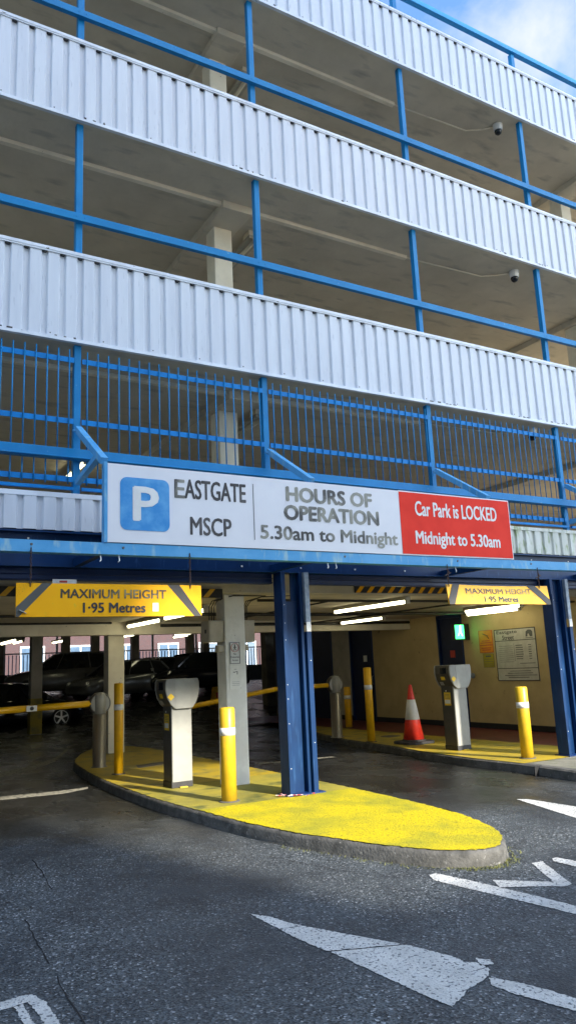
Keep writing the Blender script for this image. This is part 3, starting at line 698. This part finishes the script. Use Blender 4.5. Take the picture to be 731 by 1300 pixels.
lamp(7.55,16.4,18.6,2.50,'lit lamp deep inside, left of the white pillar boxes')
lamp(3.55,18.0,19.9,2.44,'short bright lamp at the far left edge')
lamp(5.2,25.5,27.0,2.75,'small far lamp left of the yellow-banded column')
lamp(6.6,26.0,27.5,2.75,'small far lamp right of the yellow-banded column')
lamp(9.0,25.8,27.2,2.9,'far lamp over the cars near the rear openings')
lamp(11.5,27.0,28.5,2.9,'far lamp over the large black car')
lamp(3.5,12.5,13.8,5.14,'warm lamp behind the grille beside the sign corner')
for i, z in enumerate(LV):
    lamp(5.17,9.3,10.8,z-.15,('dull unlit lamp beside the column behind the grille','dull unlit lamp beside the middle floor column','dull unlit lamp beside the top floor column')[i],False,w=.1)
    o = bpy.data.objects[[n for n in bpy.data.objects.keys() if n.startswith('fluorescent_lamp')][-1]]
    obj('mounting_plate', B().box(5.07,5.27,9.3,9.5,z-.075,z+.0), 'column', o)

# dome cameras
for i, z in enumerate(LV):
    lb = ('dark dome camera behind the security grille','dome camera on the middle floor ceiling','dome camera on the top floor ceiling')[i]
    t = thing('dome_camera', (9.78,8.42,z), lb, 'camera', 'dome cameras under the ceilings')
    b = B(); b.lathe(9.78,8.42,[(.085,z),(.085,z-.03),(.075,z-.11),(.068,z-.12)],24); obj('housing', b, 'plainwhite' , t)
    b = B(); b.lathe(9.78,8.42,[(.066,z-.118),(.066,z-.14),(.055,z-.175),(.03,z-.198),(.004,z-.204)],24); obj('dome', b, 'glass', t)

# ------------------------------------------------------------------ bollards
def bollard(x, y, h, r, m_, label, lean=0):
    t = thing('bollard', (x,y,.125), label, 'bollard', 'yellow bollards')
    zt = .125+h
    b = B(); b.lathe(x,y,[(r,.125),(r,zt-.012),(r-.012,zt),(.004,zt+.004)],28); obj('post', b, m_, t)
    zb = zt-h*.30; 
    b = B(); b.lathe(x,y,[(r+.0025,zb),(r+.0025,zb+.085)],28); obj('reflective_band', b, 'plainwhite', t)
    b = B(); b.lathe(x,y,[(r+.035,.124),(r+.033,.132),(r+.004,.137)],20); obj('base_ring', b, 'darkcon', t)
    return t
bollard(3.985,8.28,1.035,.088,'ylemon','thick yellow bollard in front of the white pillar')
bollard(3.81,11.7,1.33,.068,'yellow','slim tall yellow bollard beside the left barrier post')
bollard(8.90,12.25,1.38,.075,'yellow','tall yellow bollard left of the traffic cone')
bollard(10.52,15.33,.93,.078,'yellow','short yellow bollard beside the right barrier post')
bollard(8.86,8.36,1.02,.09,'ylemon','yellow bollard nearest the right blue column')

# ------------------------------------------------------------------ barriers
def barrier(x, y, zc, r, arm_pts, label, knob=None):
    t = thing('barrier', (x,y,.12), label, 'barrier', 'car park entry barriers')
    b = B(); b.lathe(x,y,[(r+.03,.12),(r+.03,.128),(r,.135),(r,zc-.17)],32); obj('post', b, 'steel', t)
    b = B(); b.lathe(x,y,[(r+.001,zc-.169),(r+.001,zc+.12),(r*.8,zc+.165),(r*.3,zc+.18),(.003,zc+.182)],32); obj('head', b, 'machinegrey', t)
    b = B(); b.lathe(x,y,[(.155,y-.05),(.172,y-.05),(.178,y-.04),(.178,y+.05),(.172,y+.06)],40,'Y',zc); obj('ring', b, 'machinedark', t)
    b = B(); b.lathe(x,y,[(.155,y-.053),(.154,y-.046)],40,'Y',zc); obj('disc', b, 'machine', t)
    b = B()
    for p, q in zip(arm_pts, arm_pts[1:]): b.tube([p,q],.052 if x < 5 else .045,12)
    obj('arm', b, 'yarm', t)
    if knob:
        b = B(); b.box(knob-.08,knob+.08,y-.07,y-.053,zc-.055,zc+.035); obj('arm_plate', b, 'plainwhite', t)
        b = B(); b.lathe(knob,y,[(.03,y-.08),(.03,y-.07)],16,'Y',zc-.01); obj('arm_bolt', b, 'black', t)
    return t
barrier(3.86,12.85,1.13,.105,[(3.72,12.85,1.135),(2.72,12.85,1.12),(1.3,12.85,1.10)],'left barrier with long amber arm across the lane',2.76)
barrier(9.05,13.63,1.18,.11,[(8.9,13.63,1.17),(7.95,13.63,1.17),(7.6,13.63,1.155),(5.85,13.63,.94)],'right barrier whose amber arm sags towards the white pillar')

# ------------------------------------------------------------------ ticket machines
def machine(x0, y0, label, tint):
    x1 = x0+.28; y1 = y0+.29; z = .125
    t = thing('ticket_machine', ((x0+x1)/2,(y0+y1)/2,z), label, 'ticket machine', 'ticket machines at the lanes')
    b = B(); b.box(x0-.004,x1+.008,y0-.012,y1+.005,z,z+.075); obj('plinth', b, 'black', t, bevel=.004)
    b = B(); b.box(x0,x1,y0+.012,y1,z+.075,1.2); obj('cabinet', b, 'machinedark', t, bevel=.008)
    b = B(); b.prism([(x0+.004,y0+.012),(x0+.004,y0-.010),(x0+.012,y0-.018),(x1-.01,y0-.018),(x1+.004,y0-.008),(x1+.004,y0+.10),(x1+.001,y0+.10),(x1+.001,y0+.013)], z+.075, 1.16); obj('front_cover', b, 'machine', t)
    cx = (x0+x1)/2
    def prof(s=1.0, e=0): # barrel outline in X-Z
        L = [(-.105,1.115),(-.165,1.17),(-.215,1.26),(-.238,1.36),(-.235,1.45),(-.22,1.497)]
        Rr = [(.225,1.497),(.24,1.45),(.243,1.36),(.225,1.26),(.185,1.17),(.14,1.115)]
        return [(cx+a*s, 1.31+(b-1.31)*s) for a,b in L]+[(cx+a*s, 1.31+(b-1.31)*s) for a,b in Rr]
    b = B(); b.prism(prof(.985), y0-.035, y1+.015, 'XZ'); sh = obj('head_shell', b, 'machinedark', t, bevel=.012)
    b = B(); b.prism(prof(1.0), y0-.065, y0-.036, 'XZ'); obj('side_cover', b, 'machine', t, bevel=.012)
    b = B(); b.prism(prof(1.0), y1+.016, y1+.04, 'XZ'); obj('side_cover', b, 'machine', t, bevel=.012)
    b = B(); b.box(cx-.10,cx+.11,y0-.068,y0-.064,1.118,1.49); b.box(cx-.222,cx+.225,y0-.067,y0-.0645,1.462,1.466); obj('cover_panel', b, 'machinegrey', t)
    b = B(); b.prism([(cx-.215,1.27),(cx-.165,1.315),(cx-.115,1.27),(cx-.165,1.225)], y0-.073, y0-.069, 'XZ'); obj('arrow_diamond', b, 'ylabel', t)
    b = B(); b.bar((cx-.232,y0+.13,1.31),(cx-.212,y0+.13,1.255),.09,.006,up=(1,0,.3)); obj('arrow_diamond', b, 'ylabel', t)
    b = B(); b.bar((cx-.236,y0+.10,1.46),(cx-.238,y0+.10,1.36),.14,.006,up=(1,0,0)); obj('screen', b, 'glass', t)
    b = B(); b.bar((cx-.20,y0+.2,1.22),(cx-.17,y0+.2,1.17),.08,.006,up=(1,0,.4)); obj('ticket_slot', b, 'machine', t)
    b = B(); b.box(x0-.004,x0-.001,y0+.07,y0+.22,.84,1.05); lb = obj('instruction_label', b, 'ylabel', t)
    b = B(); b.box(x0-.006,x0-.0045,y0+.08,y0+.21,.87,.93); obj('label_patch', b, 'plainwhite', lb)
    b = B()
    for q in range(4): b.box(x0-.006,x0-.0045,y0+.09,y0+.20,.95+q*.022,.957+q*.022)
    obj('print_line', b, 'greytext', lb)
    b = B(); b.box(x0+.1,x0+.2,y0-.05,y0-.012,.126,.137); obj('paint_drip', b, 'ylabel', t)
    b = B(); b.lathe(0,y0+.17,[(.012,x0-.006),(.012,x0)],12,'X',1.075); obj('lock', b, 'plainwhite', t)
machine(3.86,9.7,'ticket machine on the island, left of the white pillar',0)
machine(8.88,9.86,'ticket machine on the right pavement beside the traffic cone',1)

# ------------------------------------------------------------------ traffic cone
t = thing('traffic_cone', (9.2,11.36,.125), 'red and white traffic cone on a dark rubber base', 'traffic cone')
cx, cy = 9.2, 11.36
b = B(); a = .30; c = .09; b.prism([(cx-a,cy-a+c),(cx-a+c,cy-a),(cx+a-c,cy-a),(cx+a,cy-a+c),(cx+a,cy+a-c),(cx+a-c,cy+a),(cx-a+c,cy+a),(cx-a,cy+a-c)], .126, .17); b.lathe(cx,cy,[(.23,.17),(.2,.2)],24); obj('base', b, 'conebase', t, bevel=.008)
def crad(z): return .19-(z-.2)*(.19-.028)/(1.16-.2)
b = B(); b.lathe(cx,cy,[(crad(.2),.2),(crad(.55),.55),(crad(.9),.9),(crad(1.15),1.15),(.02,1.165),(.004,1.167)],32); obj('cone_body', b, 'conered', t)
b = B(); b.lathe(cx,cy,[(crad(.545)+.003,.545),(crad(.9)+.003,.9)],32); obj('reflective_sleeve', b, 'plainwhite', t)

# ------------------------------------------------------------------ things on the white pillar
def boxthing(nm, x0,x1,y0,y1,z0,z1, m_, label, cat, extra=None):
    t = thing(nm, ((x0+x1)/2,(y0+y1)/2,z0), label, cat)
    b = B(); b.box(x0,x1,y0,y1,z0,z1); obj('housing', b, m_, t, bevel=.006)
    b = B(); b.box(x0+.012,x1-.004,y0-.008,y0-.001,z0+.012,z1-.012); obj('lid', b, m_, t, bevel=.003)
    return t
t = boxthing('junction_box',4.25,4.467,9.31,9.56,1.95,2.235,'concrete','grey box on the left side of the white pillar','box')
b = B(); b.box(4.244,4.25,9.39,9.43,2.07,2.12); obj('key_slot', b, 'black', t)
boxthing('junction_box',4.773,4.93,9.31,9.56,1.94,2.235,'concrete','grey box on the right side of the white pillar','box')
boxthing('junction_box',4.375,4.467,9.31,9.4,1.82,1.91,'concrete','smallest box under the left box on the pillar','box')
boxthing('junction_box',4.773,4.83,9.31,9.4,1.83,1.91,'concrete','small box under the right box on the pillar','box')
def frame(b, x0,x1,z0,z1,y,w=.006):
    b.box(x0,x1,y-.004,y,z0,z0+w); b.box(x0,x1,y-.004,y,z1-w,z1); b.box(x0,x0+w,y-.004,y,z0+w,z1-w); b.box(x1-w,x1,y-.004,y,z0+w,z1-w)
yp = 9.28
t = thing('notice', (4.6,yp,1.66), 'white no pedestrians notice with red ring on the pillar', 'notice')
b = B(); b.box(4.525,4.68,yp-.008,yp-.001,1.655,1.945); obj('plate', b, 'plainwhite', t)
b = B(); frame(b,4.53,4.675,1.66,1.94,yp-.009,.006); obj('border', b, 'blackpaint', t)
b = B()
for a_ in range(0,360,12):
    p1 = (4.6025+.055*math.cos(R(a_)),yp-.011,1.87+.055*math.sin(R(a_))); p2 = (4.6025+.055*math.cos(R(a_+12)),yp-.011,1.87+.055*math.sin(R(a_+12))); b.bar(p1,p2,.004,.009,up=(0,1,0))
obj('red_ring', b, 'redtext', t)
b = B(); b.lathe(4.6025,yp,[(.009,yp-.013),(.009,yp-.009)],12,'Y',1.903)
for p1, p2, w_ in (((4.602,1.892),(4.600,1.862),.016),((4.600,1.862),(4.585,1.832),.008),((4.601,1.862),(4.620,1.835),.008),((4.602,1.888),(4.622,1.868),.006),((4.602,1.888),(4.585,1.868),.006)):
    b.bar((p1[0],yp-.011,p1[1]),(p2[0],yp-.011,p2[1]),.004,w_,up=(0,1,0))
obj('walking_figure', b, 'black', t)
for s_, z, w_ in (('No',1.775,.02),('Pedestrian',1.735,.062),('Access',1.695,.042)): text('lettering',s_,'greytext',t,(4.6025-w_,4.6025+w_,z,z+.024),yp-.010,bold=.02)
t = thing('notice', (4.6,yp,1.33), 'pale notice with small dark symbol low on the pillar', 'notice')
b = B(); b.box(4.52,4.69,yp-.006,yp-.001,1.33,1.635); obj('plate', b, 'white_col', t)
b = B(); b.box(4.57,4.60,yp-.009,yp-.006,1.545,1.555); b.box(4.605,4.635,yp-.009,yp-.006,1.555,1.562); b.box(4.625,4.635,yp-.009,yp-.006,1.52,1.555); b.box(4.585,4.62,yp-.009,yp-.006,1.585,1.59)
for q in range(3): b.box(4.55,4.66,yp-.008,yp-.006,1.38+q*.022,1.383+q*.022)
obj('print_line', b, 'greytext', t)

# ------------------------------------------------------------------ notices on the beige wall (face -X)
def xplate(parent, nm, y0,y1,z0,z1,m_,x=12.0,off=.008,th=.006):
    b = B(); b.box(x-off,x-off+th,y0,y1,z0,z1); return obj(nm, b, m_, parent)
def xborder(parent, y0,y1,z0,z1, m_, w=.012, off=.012):
    b = B(); x = 12-off
    b.box(x,x+.003,y0,y1,z0,z0+w); b.box(x,x+.003,y0,y1,z1-w,z1); b.box(x,x+.003,y0,y0+w,z0+w,z1-w); b.box(x,x+.003,y1-w,y1,z0+w,z1-w); return obj('border', b, m_, parent)
t = thing('tariff_board', (12,11.35,1.1), 'large white tariff board headed Eastgate Street on the beige wall', 'notice')
xplate(t,'plate',10.79,11.90,1.10,2.15,'notice'); xborder(t,10.79,11.90,1.10,2.15,'black',.016)
b = B(); b.box(11.988,11.991,10.8,11.89,1.905,1.917); b.box(11.988,11.991,10.8,11.89,1.345,1.357); obj('rule', b, 'black', t)
text('lettering','Eastgate','black',t,(11.83,11.27,2.035,2.12),11.990,'X',bold=.02); text('lettering','Street','black',t,(11.68,11.36,1.93,2.02),11.990,'X',bold=.02)
b = B()
b.prism([(10.87+.09*0,1.97),(10.86,2.06),(10.90,2.10),(10.97,2.105),(11.03,2.07),(11.045,1.97),(11.0,1.97),(10.99,2.02),(10.96,2.03),(10.93,1.97)], 11.986, 11.990, 'YZ')
b.box(11.987,11.99,10.86,11.05,1.94,1.95); obj('town_logo', b, 'greytext', t)
b = B(); random.seed(3)
for q in range(9): b.box(11.988,11.991,11.42,11.80-(0 if q%4 else .0)+0,1.80-q*.04,1.806-q*.04)
obj('print_line', b, 'greytext', t)
b = B()
for q in range(7): b.box(11.987,11.991,11.17-random.uniform(.0,.04),11.34,1.80-q*.045,1.814-q*.045); b.box(11.987,11.991,10.93,11.0,1.80-q*.045,1.814-q*.045)
b.box(11.987,11.991,10.86,11.26,1.44,1.452); obj('tariff_line', b, 'greytext', t)
b = B(); b.box(11.988,11.991,11.38,11.385,1.5,1.85); obj('column_rule', b, 'greytext', t)
b = B()
for q, (y0, y1) in enumerate(((11.0,11.55),(10.95,11.62),(10.85,11.7),(11.05,11.6))): b.box(11.987,11.991,y0,y1,1.29-q*.042,1.302-q*.042)
obj('footer_line', b, 'greytext', t)
t = thing('notice', (12,12.16,1.69), 'orange camera warning notice left of the tariff board', 'notice')
xplate(t,'plate',11.96,12.36,1.69,2.16,'orange'); xborder(t,11.96,12.36,1.69,2.16,'redtext',.008)
b = B(); b.bar((11.988,12.22,2.09),(11.988,12.08,2.04),.005,.06,up=(1,0,0)); b.bar((11.988,12.10,2.03),(11.988,12.06,1.98),.005,.02,up=(1,0,0)); obj('camera_symbol', b, 'black', t)
b = B()
for z, y0, y1 in ((1.93,12.05,12.28),(1.89,12.0,12.32),(1.84,11.98,12.34),(1.78,12.02,12.30),(1.74,12.04,12.28)): b.box(11.987,11.991,y0,y1,z,z+.015)
obj('print_line', b, 'redtext', t)
t = thing('notice', (12,12.13,1.38), 'small yellow notice below the orange one', 'notice')
xplate(t,'plate',11.97,12.28,1.38,1.665,'olive'); xborder(t,11.97,12.28,1.38,1.665,'greytext',.006)
b = B(); b.box(11.987,11.991,12.05,12.2,1.60,1.63)
for z in (1.55,1.50,1.45,1.41): b.box(11.987,11.991,12.0,12.25,z,z+.008)
obj('print_line', b, 'greytext', t)
t = thing('exit_sign', (11.8,12.7,2.0), 'green lit exit sign box above the right ticket machine', 'exit sign')
b = B(); b.box(11.56,11.98,12.62,12.74,1.985,2.33); obj('housing', b, 'black', t, bevel=.006)
b = B(); b.box(11.57,11.82,12.612,12.619,2.01,2.31); obj('lit_panel', b, 'green', t)
b = B(); b.bar((11.71,12.609,2.27),(11.70,12.609,2.17),.003,.05,up=(0,1,0)); b.bar((11.70,12.609,2.18),(11.64,12.609,2.08),.003,.03,up=(0,1,0)); b.bar((11.70,12.609,2.18),(11.76,12.609,2.07),.003,.03,up=(0,1,0)); b.lathe(11.72,12.6,[(.018,12.607),(.018,12.61)],10,'Y',2.287); obj('running_figure', b, 'greenw', t)
t = thing('wall_hook', (12,12.6,1.2), 'round dark metal hook on the beige wall behind the machine', 'hook')
b = B(); b.lathe(12,12.6,[(.05,11.93),(.06,11.95),(.05,11.97),(.02,12.0)],20,'X',1.22); obj('knob', b, 'bare', t)

# wet floor board deep inside
t = thing('floor_board', (12.5,26.8,.36), 'small yellow folding warning board standing on the ramp', 'warning board')
b = B(); b.bar((12.5,26.65,.34),(12.5,26.8,.95),.34,.02,up=(0,1,0)); obj('panel', b, 'ysign2', t)
b = B(); b.bar((12.5,27.0,.38),(12.5,26.82,.95),.34,.02,up=(0,1,0)); obj('panel', b, 'ysign2', t)
b = B(); b.bar((12.5,26.67,.5),(12.5,26.73,.75),.14,.004,up=(0,1,0)); obj('symbol', b, 'redtext', t)

# ------------------------------------------------------------------ cars
def make_car(L, W_, H_, paint, label, loc, rot, suv=False):
    t = thing('parked_car', (0,0,0), label, 'car', 'cars parked inside')
    h = W_/2
    # stations along x (rear -> front): x, half width at belt, sill z, belt z
    st = [(-L/2,.78*h,.38,.70),(-L/2+.06,.9*h,.26,.86),(-L/2+.45,.98*h,.22,.93),(-L*.2,h,.2,.93),(L*.08,h,.2,.91),(L*.27,.99*h,.2,.88),(L/2-.45,.95*h,.22,.80),(L/2-.12,.84*h,.24,.68),(L/2,.70*h,.32,.56)]
    k_ = (H_-.0)/1.45
    b = B(); rings = []
    for x, w_, zs, zb in st:
        zb *= k_
        prof = [(0,zs),(.85*w_,zs),(w_*.97,zs+.06),(w_,zs+.25*(zb-zs)+.05),(w_*.985,zs+.75*(zb-zs)),(w_*.93,zb-.03),(w_*.8,zb),(0,zb+.035)]
        full = [(-y,z) for y,z in reversed(prof[1:])]+prof[:-1]+[prof[-1]] if False else prof+[(-y,z) for y,z in reversed(prof[1:-1])]
        rings.append([b.bm.verts.new((x,y,z)) for y,z in full])
    for r0, r1 in zip(rings, rings[1:]):
        n = len(r0)
        for i in range(n): f = b.bm.faces.new((r0[i],r0[(i+1)%n],r1[(i+1)%n],r1[i])); f.smooth = True
    b.bm.faces.new(rings[0]); b.bm.faces.new(rings[-1])
    body = obj('body', b, paint, t)
    # glasshouse and roof
    zb = .90*k_
    base = [(-L/2+(.12 if suv else .3),.78*h),(-L*.2,.86*h),(L*.08,.86*h),(L*.27,.80*h)]
    top = [(-L/2+(.3 if suv else .75),.62*h,H_-.07),(-L*.18,.68*h,H_),(L*.02,.68*h,H_-.01),(L*.10,.64*h,H_-.05)]
    b = B(); lo = []; hi = []
    for s_ in (1,-1):
        lo.append([b.bm.verts.new((x,s_*y,zb)) for x,y in base]); hi.append([b.bm.verts.new((x,s_*y,z-.035)) for x,y,z in top])
    for s_ in (0,1):
        for i in range(3): b.bm.faces.new((lo[s_][i],lo[s_][i+1],hi[s_][i+1],hi[s_][i]))
    for i in (0,3): b.bm.faces.new((lo[0][i],lo[1][i],hi[1][i],hi[0][i]))
    obj('window_glass', b, 'glass', t)
    b = B(); rr = []
    for i, (x,y,z) in enumerate(top):
        ex = -.03 if i == 0 else (.03 if i == 3 else 0)
        rr.append([b.bm.verts.new(p) for p in ((x+ex,-y-.01,z-.045),(x+ex,-y*.9,z),(x+ex,0,z+.015),(x+ex,y*.9,z),(x+ex,y+.01,z-.045))])
    for r0, r1 in zip(rr, rr[1:]):
        for i in range(4): f = b.bm.faces.new((r0[i],r0[i+1],r1[i+1],r1[i])); f.smooth = True
    ro = obj('roof', b, paint, t); md = ro.modifiers.new('s','SOLIDIFY'); md.thickness = .02
    b = B()
    for s_ in (1,-1):
        for i, wd in ((0,.08),(1,.05),(2,.03),(3,.06)):
            p = Vector((base[i][0],s_*base[i][1],zb)); q = Vector((top[i][0],s_*top[i][1],top[i][2]-.03)); b.bar(p,q,wd,.03,up=(0,1,0))
    obj('window_pillar', b, paint, t)
    for s_ in (1,-1):
        b = B(); b.lathe(L/2-.2,s_*.62*h,[(.02,L/2-.02),(.09,L/2-.06),(.11,L/2-.14),(.06,L/2-.2)],16,'X',.62*k_); obj('headlight', b, 'lens', t)
        b = B(); b.box(-L/2-.01,-L/2+.1,s_*.6*h-.1,s_*.6*h+.1,.66*k_,.82*k_); obj('tail_light', b, 'redtext', t)
        b = B(); b.box(L*.2,L*.2+.12,min(s_*h,s_*(h+.16)),max(s_*h,s_*(h+.16)),.9*k_,1.02*k_); obj('mirror', b, paint, t, bevel=.02)
    b = B(); b.box(L/2-.06,L/2+.005,-.45*h,.45*h,.42,.54*k_); obj('grille', b, 'black', t)
    for xw in (-L*.30, L*.315):
        for s_ in (1,-1):
            yc = s_*(h-.10); yo = s_*(h+.008)
            lo_, hi_ = min(yc-s_*.1,yo), max(yc-s_*.1,yo)
            wt = obj('wheel', B().lathe(xw,0,[(.2,lo_+.01),(.27,lo_),(.315,lo_+.03),(.32,(lo_+hi_)/2),(.315,hi_-.03),(.27,hi_),(.2,hi_-.01)],36,'Y',.32), 'tyre', t)
            b = B(); yf = yo+s_*.004
            b.lathe(xw,0,[(.05,yf-.004),(.05,yf+.004)],16,'Y',.32)
            for q in range(5):
                a_ = R(90+72*q); b.bar((xw,yf-.002*s_,.32),(xw+.205*math.cos(a_),yf-.002*s_,.32+.205*math.sin(a_)),.012,.05,up=(0,1,0)) if False else b.bar((xw,yf,.32),(xw+.21*math.cos(a_),yf,.32+.21*math.sin(a_)),.05,.012,up=(0,1,0))
            for q in range(36):
                a0, a1 = R(q*10), R(q*10+10); b.bar((xw+.215*math.cos(a0),yf,.32+.215*math.sin(a0)),(xw+.215*math.cos(a1),yf,.32+.215*math.sin(a1)),.018,.02,up=(0,1,0))
            obj('rim', b, 'rim', wt)
    t.location = loc; t.rotation_euler = (0,0,rot)
    return t
def fz(y): return 0 if y < 24 else min(1,(y-24)*.125)
make_car(4.3,1.78,1.45,'carblack','black car with silver five spoke alloy wheel behind the left barrier',(5.0,26.1,.0),0)
make_car(4.2,1.75,1.42,'cargrey','dark grey car at the far left edge behind the barrier',(1.0,30.2,.75),R(-4))
make_car(4.5,1.85,1.62,'carsilver','dull silver estate car behind the black car with alloy wheels',(7.9,30.8,.86),R(168),True)
make_car(4.3,1.8,1.46,'cargrey','grey car parked beside the silver estate',(9.6,28.9,.64),R(200))
make_car(4.3,1.8,1.44,'carwhite','dull pale car partly behind the left rear column',(11.0,29.8,.74),R(205))
make_car(4.5,1.86,1.60,'carblack','large black car parked left of the ticket machine head',(12.6,29.2,.70),R(188),True)

# ------------------------------------------------------------------ building behind the car park and an added unseen block that shapes the sunlight
t = thing('brick_building', (14,52,0), 'red brick building seen through the rear openings', 'building')
b = B(); b.box(-15,60,50,60,0,14); obj('wall', b, 'brick', t)
for i in range(22):
    for z in (1.6,5.0,8.4):
        x = -8+i*3
        f = B(); f.box(x,x+1.5,49.9,50.05,z,z+1.9); fo = obj('window', f, 'plainwhite', t)
        p = B(); p.box(x+.1,x+.7,49.86,49.9,z+.1,z+1.8); p.box(x+.8,x+1.4,49.86,49.9,z+.1,z+1.8); obj('pane', p, 'winglass', fo)
t = thing('added_shade_block', (0,-14,0), 'unseen pale block added behind the viewer to shade the facade, with an opening for sunlight', 'building')
b = B(); YB = -9
b.box(-45,6.3,YB-8,YB,0,20.8); b.box(15.6,17.5,YB-8,YB,0,20.8); b.box(6.3,15.6,YB-.6,YB,0,6.45); b.box(6.3,15.6,YB-.6,YB,10.3,20.8)  # blocks the sun; opening sized to pass a shaft onto the island
obj('wall', b, 'stone', t)
wb = B()
for i in range(22):
    for z in (1.0,9.2,12.6):
        x = -42+i*4
        if 4 < x: continue
        wb.box(x,x+2,YB,YB+.04,z,z+1.8)
obj('window', wb, 'winglass', t)

# ------------------------------------------------------------------ light
wd = bpy.data.worlds.new('World'); S.world = wd; wd.use_nodes = True
nt = wd.node_tree; bg = nt.nodes['Background']
sun_dir = Vector((.222, -.975, 0)).normalized(); EL = R(25)
sky = nt.nodes.new('ShaderNodeTexSky'); sky.sky_type = 'NISHITA'; sky.sun_disc = False; sky.sun_elevation = R(25)
sky.sun_rotation = math.atan2(sun_dir.x, sun_dir.y); sky.air_density = 1.0; sky.dust_density = .3; sky.ozone_density = 3.0
tc = nt.nodes.new('ShaderNodeTexCoord'); mp = nt.nodes.new('ShaderNodeMapping'); mp.inputs['Scale'].default_value = (1.0,1.0,2.2); mp.inputs['Location'].default_value = (3.1,.4,1.0)
no = nt.nodes.new('ShaderNodeTexNoise'); no.inputs['Scale'].default_value = 2.3; no.inputs['Detail'].default_value = 9; no.inputs['Roughness'].default_value = .55; no.inputs['Distortion'].default_value = .4
nt.links.new(tc.outputs['Generated'], mp.inputs[0]); nt.links.new(mp.outputs[0], no.inputs['Vector'])
cr2 = nt.nodes.new('ShaderNodeValToRGB'); cr2.color_ramp.elements[0].position = .485; cr2.color_ramp.elements[1].position = .66; nt.links.new(no.outputs[0], cr2.inputs[0])
mx = nt.nodes.new('ShaderNodeMix'); mx.data_type = 'RGBA'; nt.links.new(cr2.outputs[0], mx.inputs[0]); hs = nt.nodes.new('ShaderNodeHueSaturation'); hs.inputs['Value'].default_value = 1.55; hs.inputs['Saturation'].default_value = 1.08; nt.links.new(sky.outputs[0], hs.inputs['Color']); nt.links.new(hs.outputs[0], mx.inputs[6])
dp = nt.nodes.new('ShaderNodeVectorMath'); dp.operation = 'DOT_PRODUCT'; nt.links.new(tc.outputs['Generated'], dp.inputs[0]); dp.inputs[1].default_value = (.2,-.85,.48)
cm = nt.nodes.new('ShaderNodeMapRange'); nt.links.new(dp.outputs['Value'], cm.inputs[0]); cm.inputs[1].default_value = .12; cm.inputs[2].default_value = .75; cm.inputs[3].default_value = 3.3; cm.inputs[4].default_value = 22.0
cs = nt.nodes.new('ShaderNodeVectorMath'); cs.operation = 'SCALE'; cs.inputs[0].default_value = (.93,.985,1.06); nt.links.new(cm.outputs[0], cs.inputs['Scale']); nt.links.new(cs.outputs[0], mx.inputs[7])
nt.links.new(mx.outputs[2], bg.inputs[0]); bg.inputs[1].default_value = .12
sl = bpy.data.lights.new('sun', 'SUN'); sl.energy = 4.4; sl.angle = R(1.6); sl.color = (1.0,.93,.80)
so = bpy.data.objects.new('sun', sl); C.objects.link(so)
sdv = Vector((sun_dir.x*math.cos(EL), sun_dir.y*math.cos(EL), math.sin(EL)))
so.rotation_euler = sdv.to_track_quat('Z','Y').to_euler(); so.location = (10,-20,20)

S.view_settings.view_transform = 'Standard'; S.view_settings.look = 'None'; S.view_settings.gamma = 1; S.view_settings.exposure = 1.38
S.cycles.use_denoising = True
S.cycles.max_bounces = 8; S.cycles.diffuse_bounces = 5; S.cycles.glossy_bounces = 4; S.cycles.sample_clamp_indirect = 6
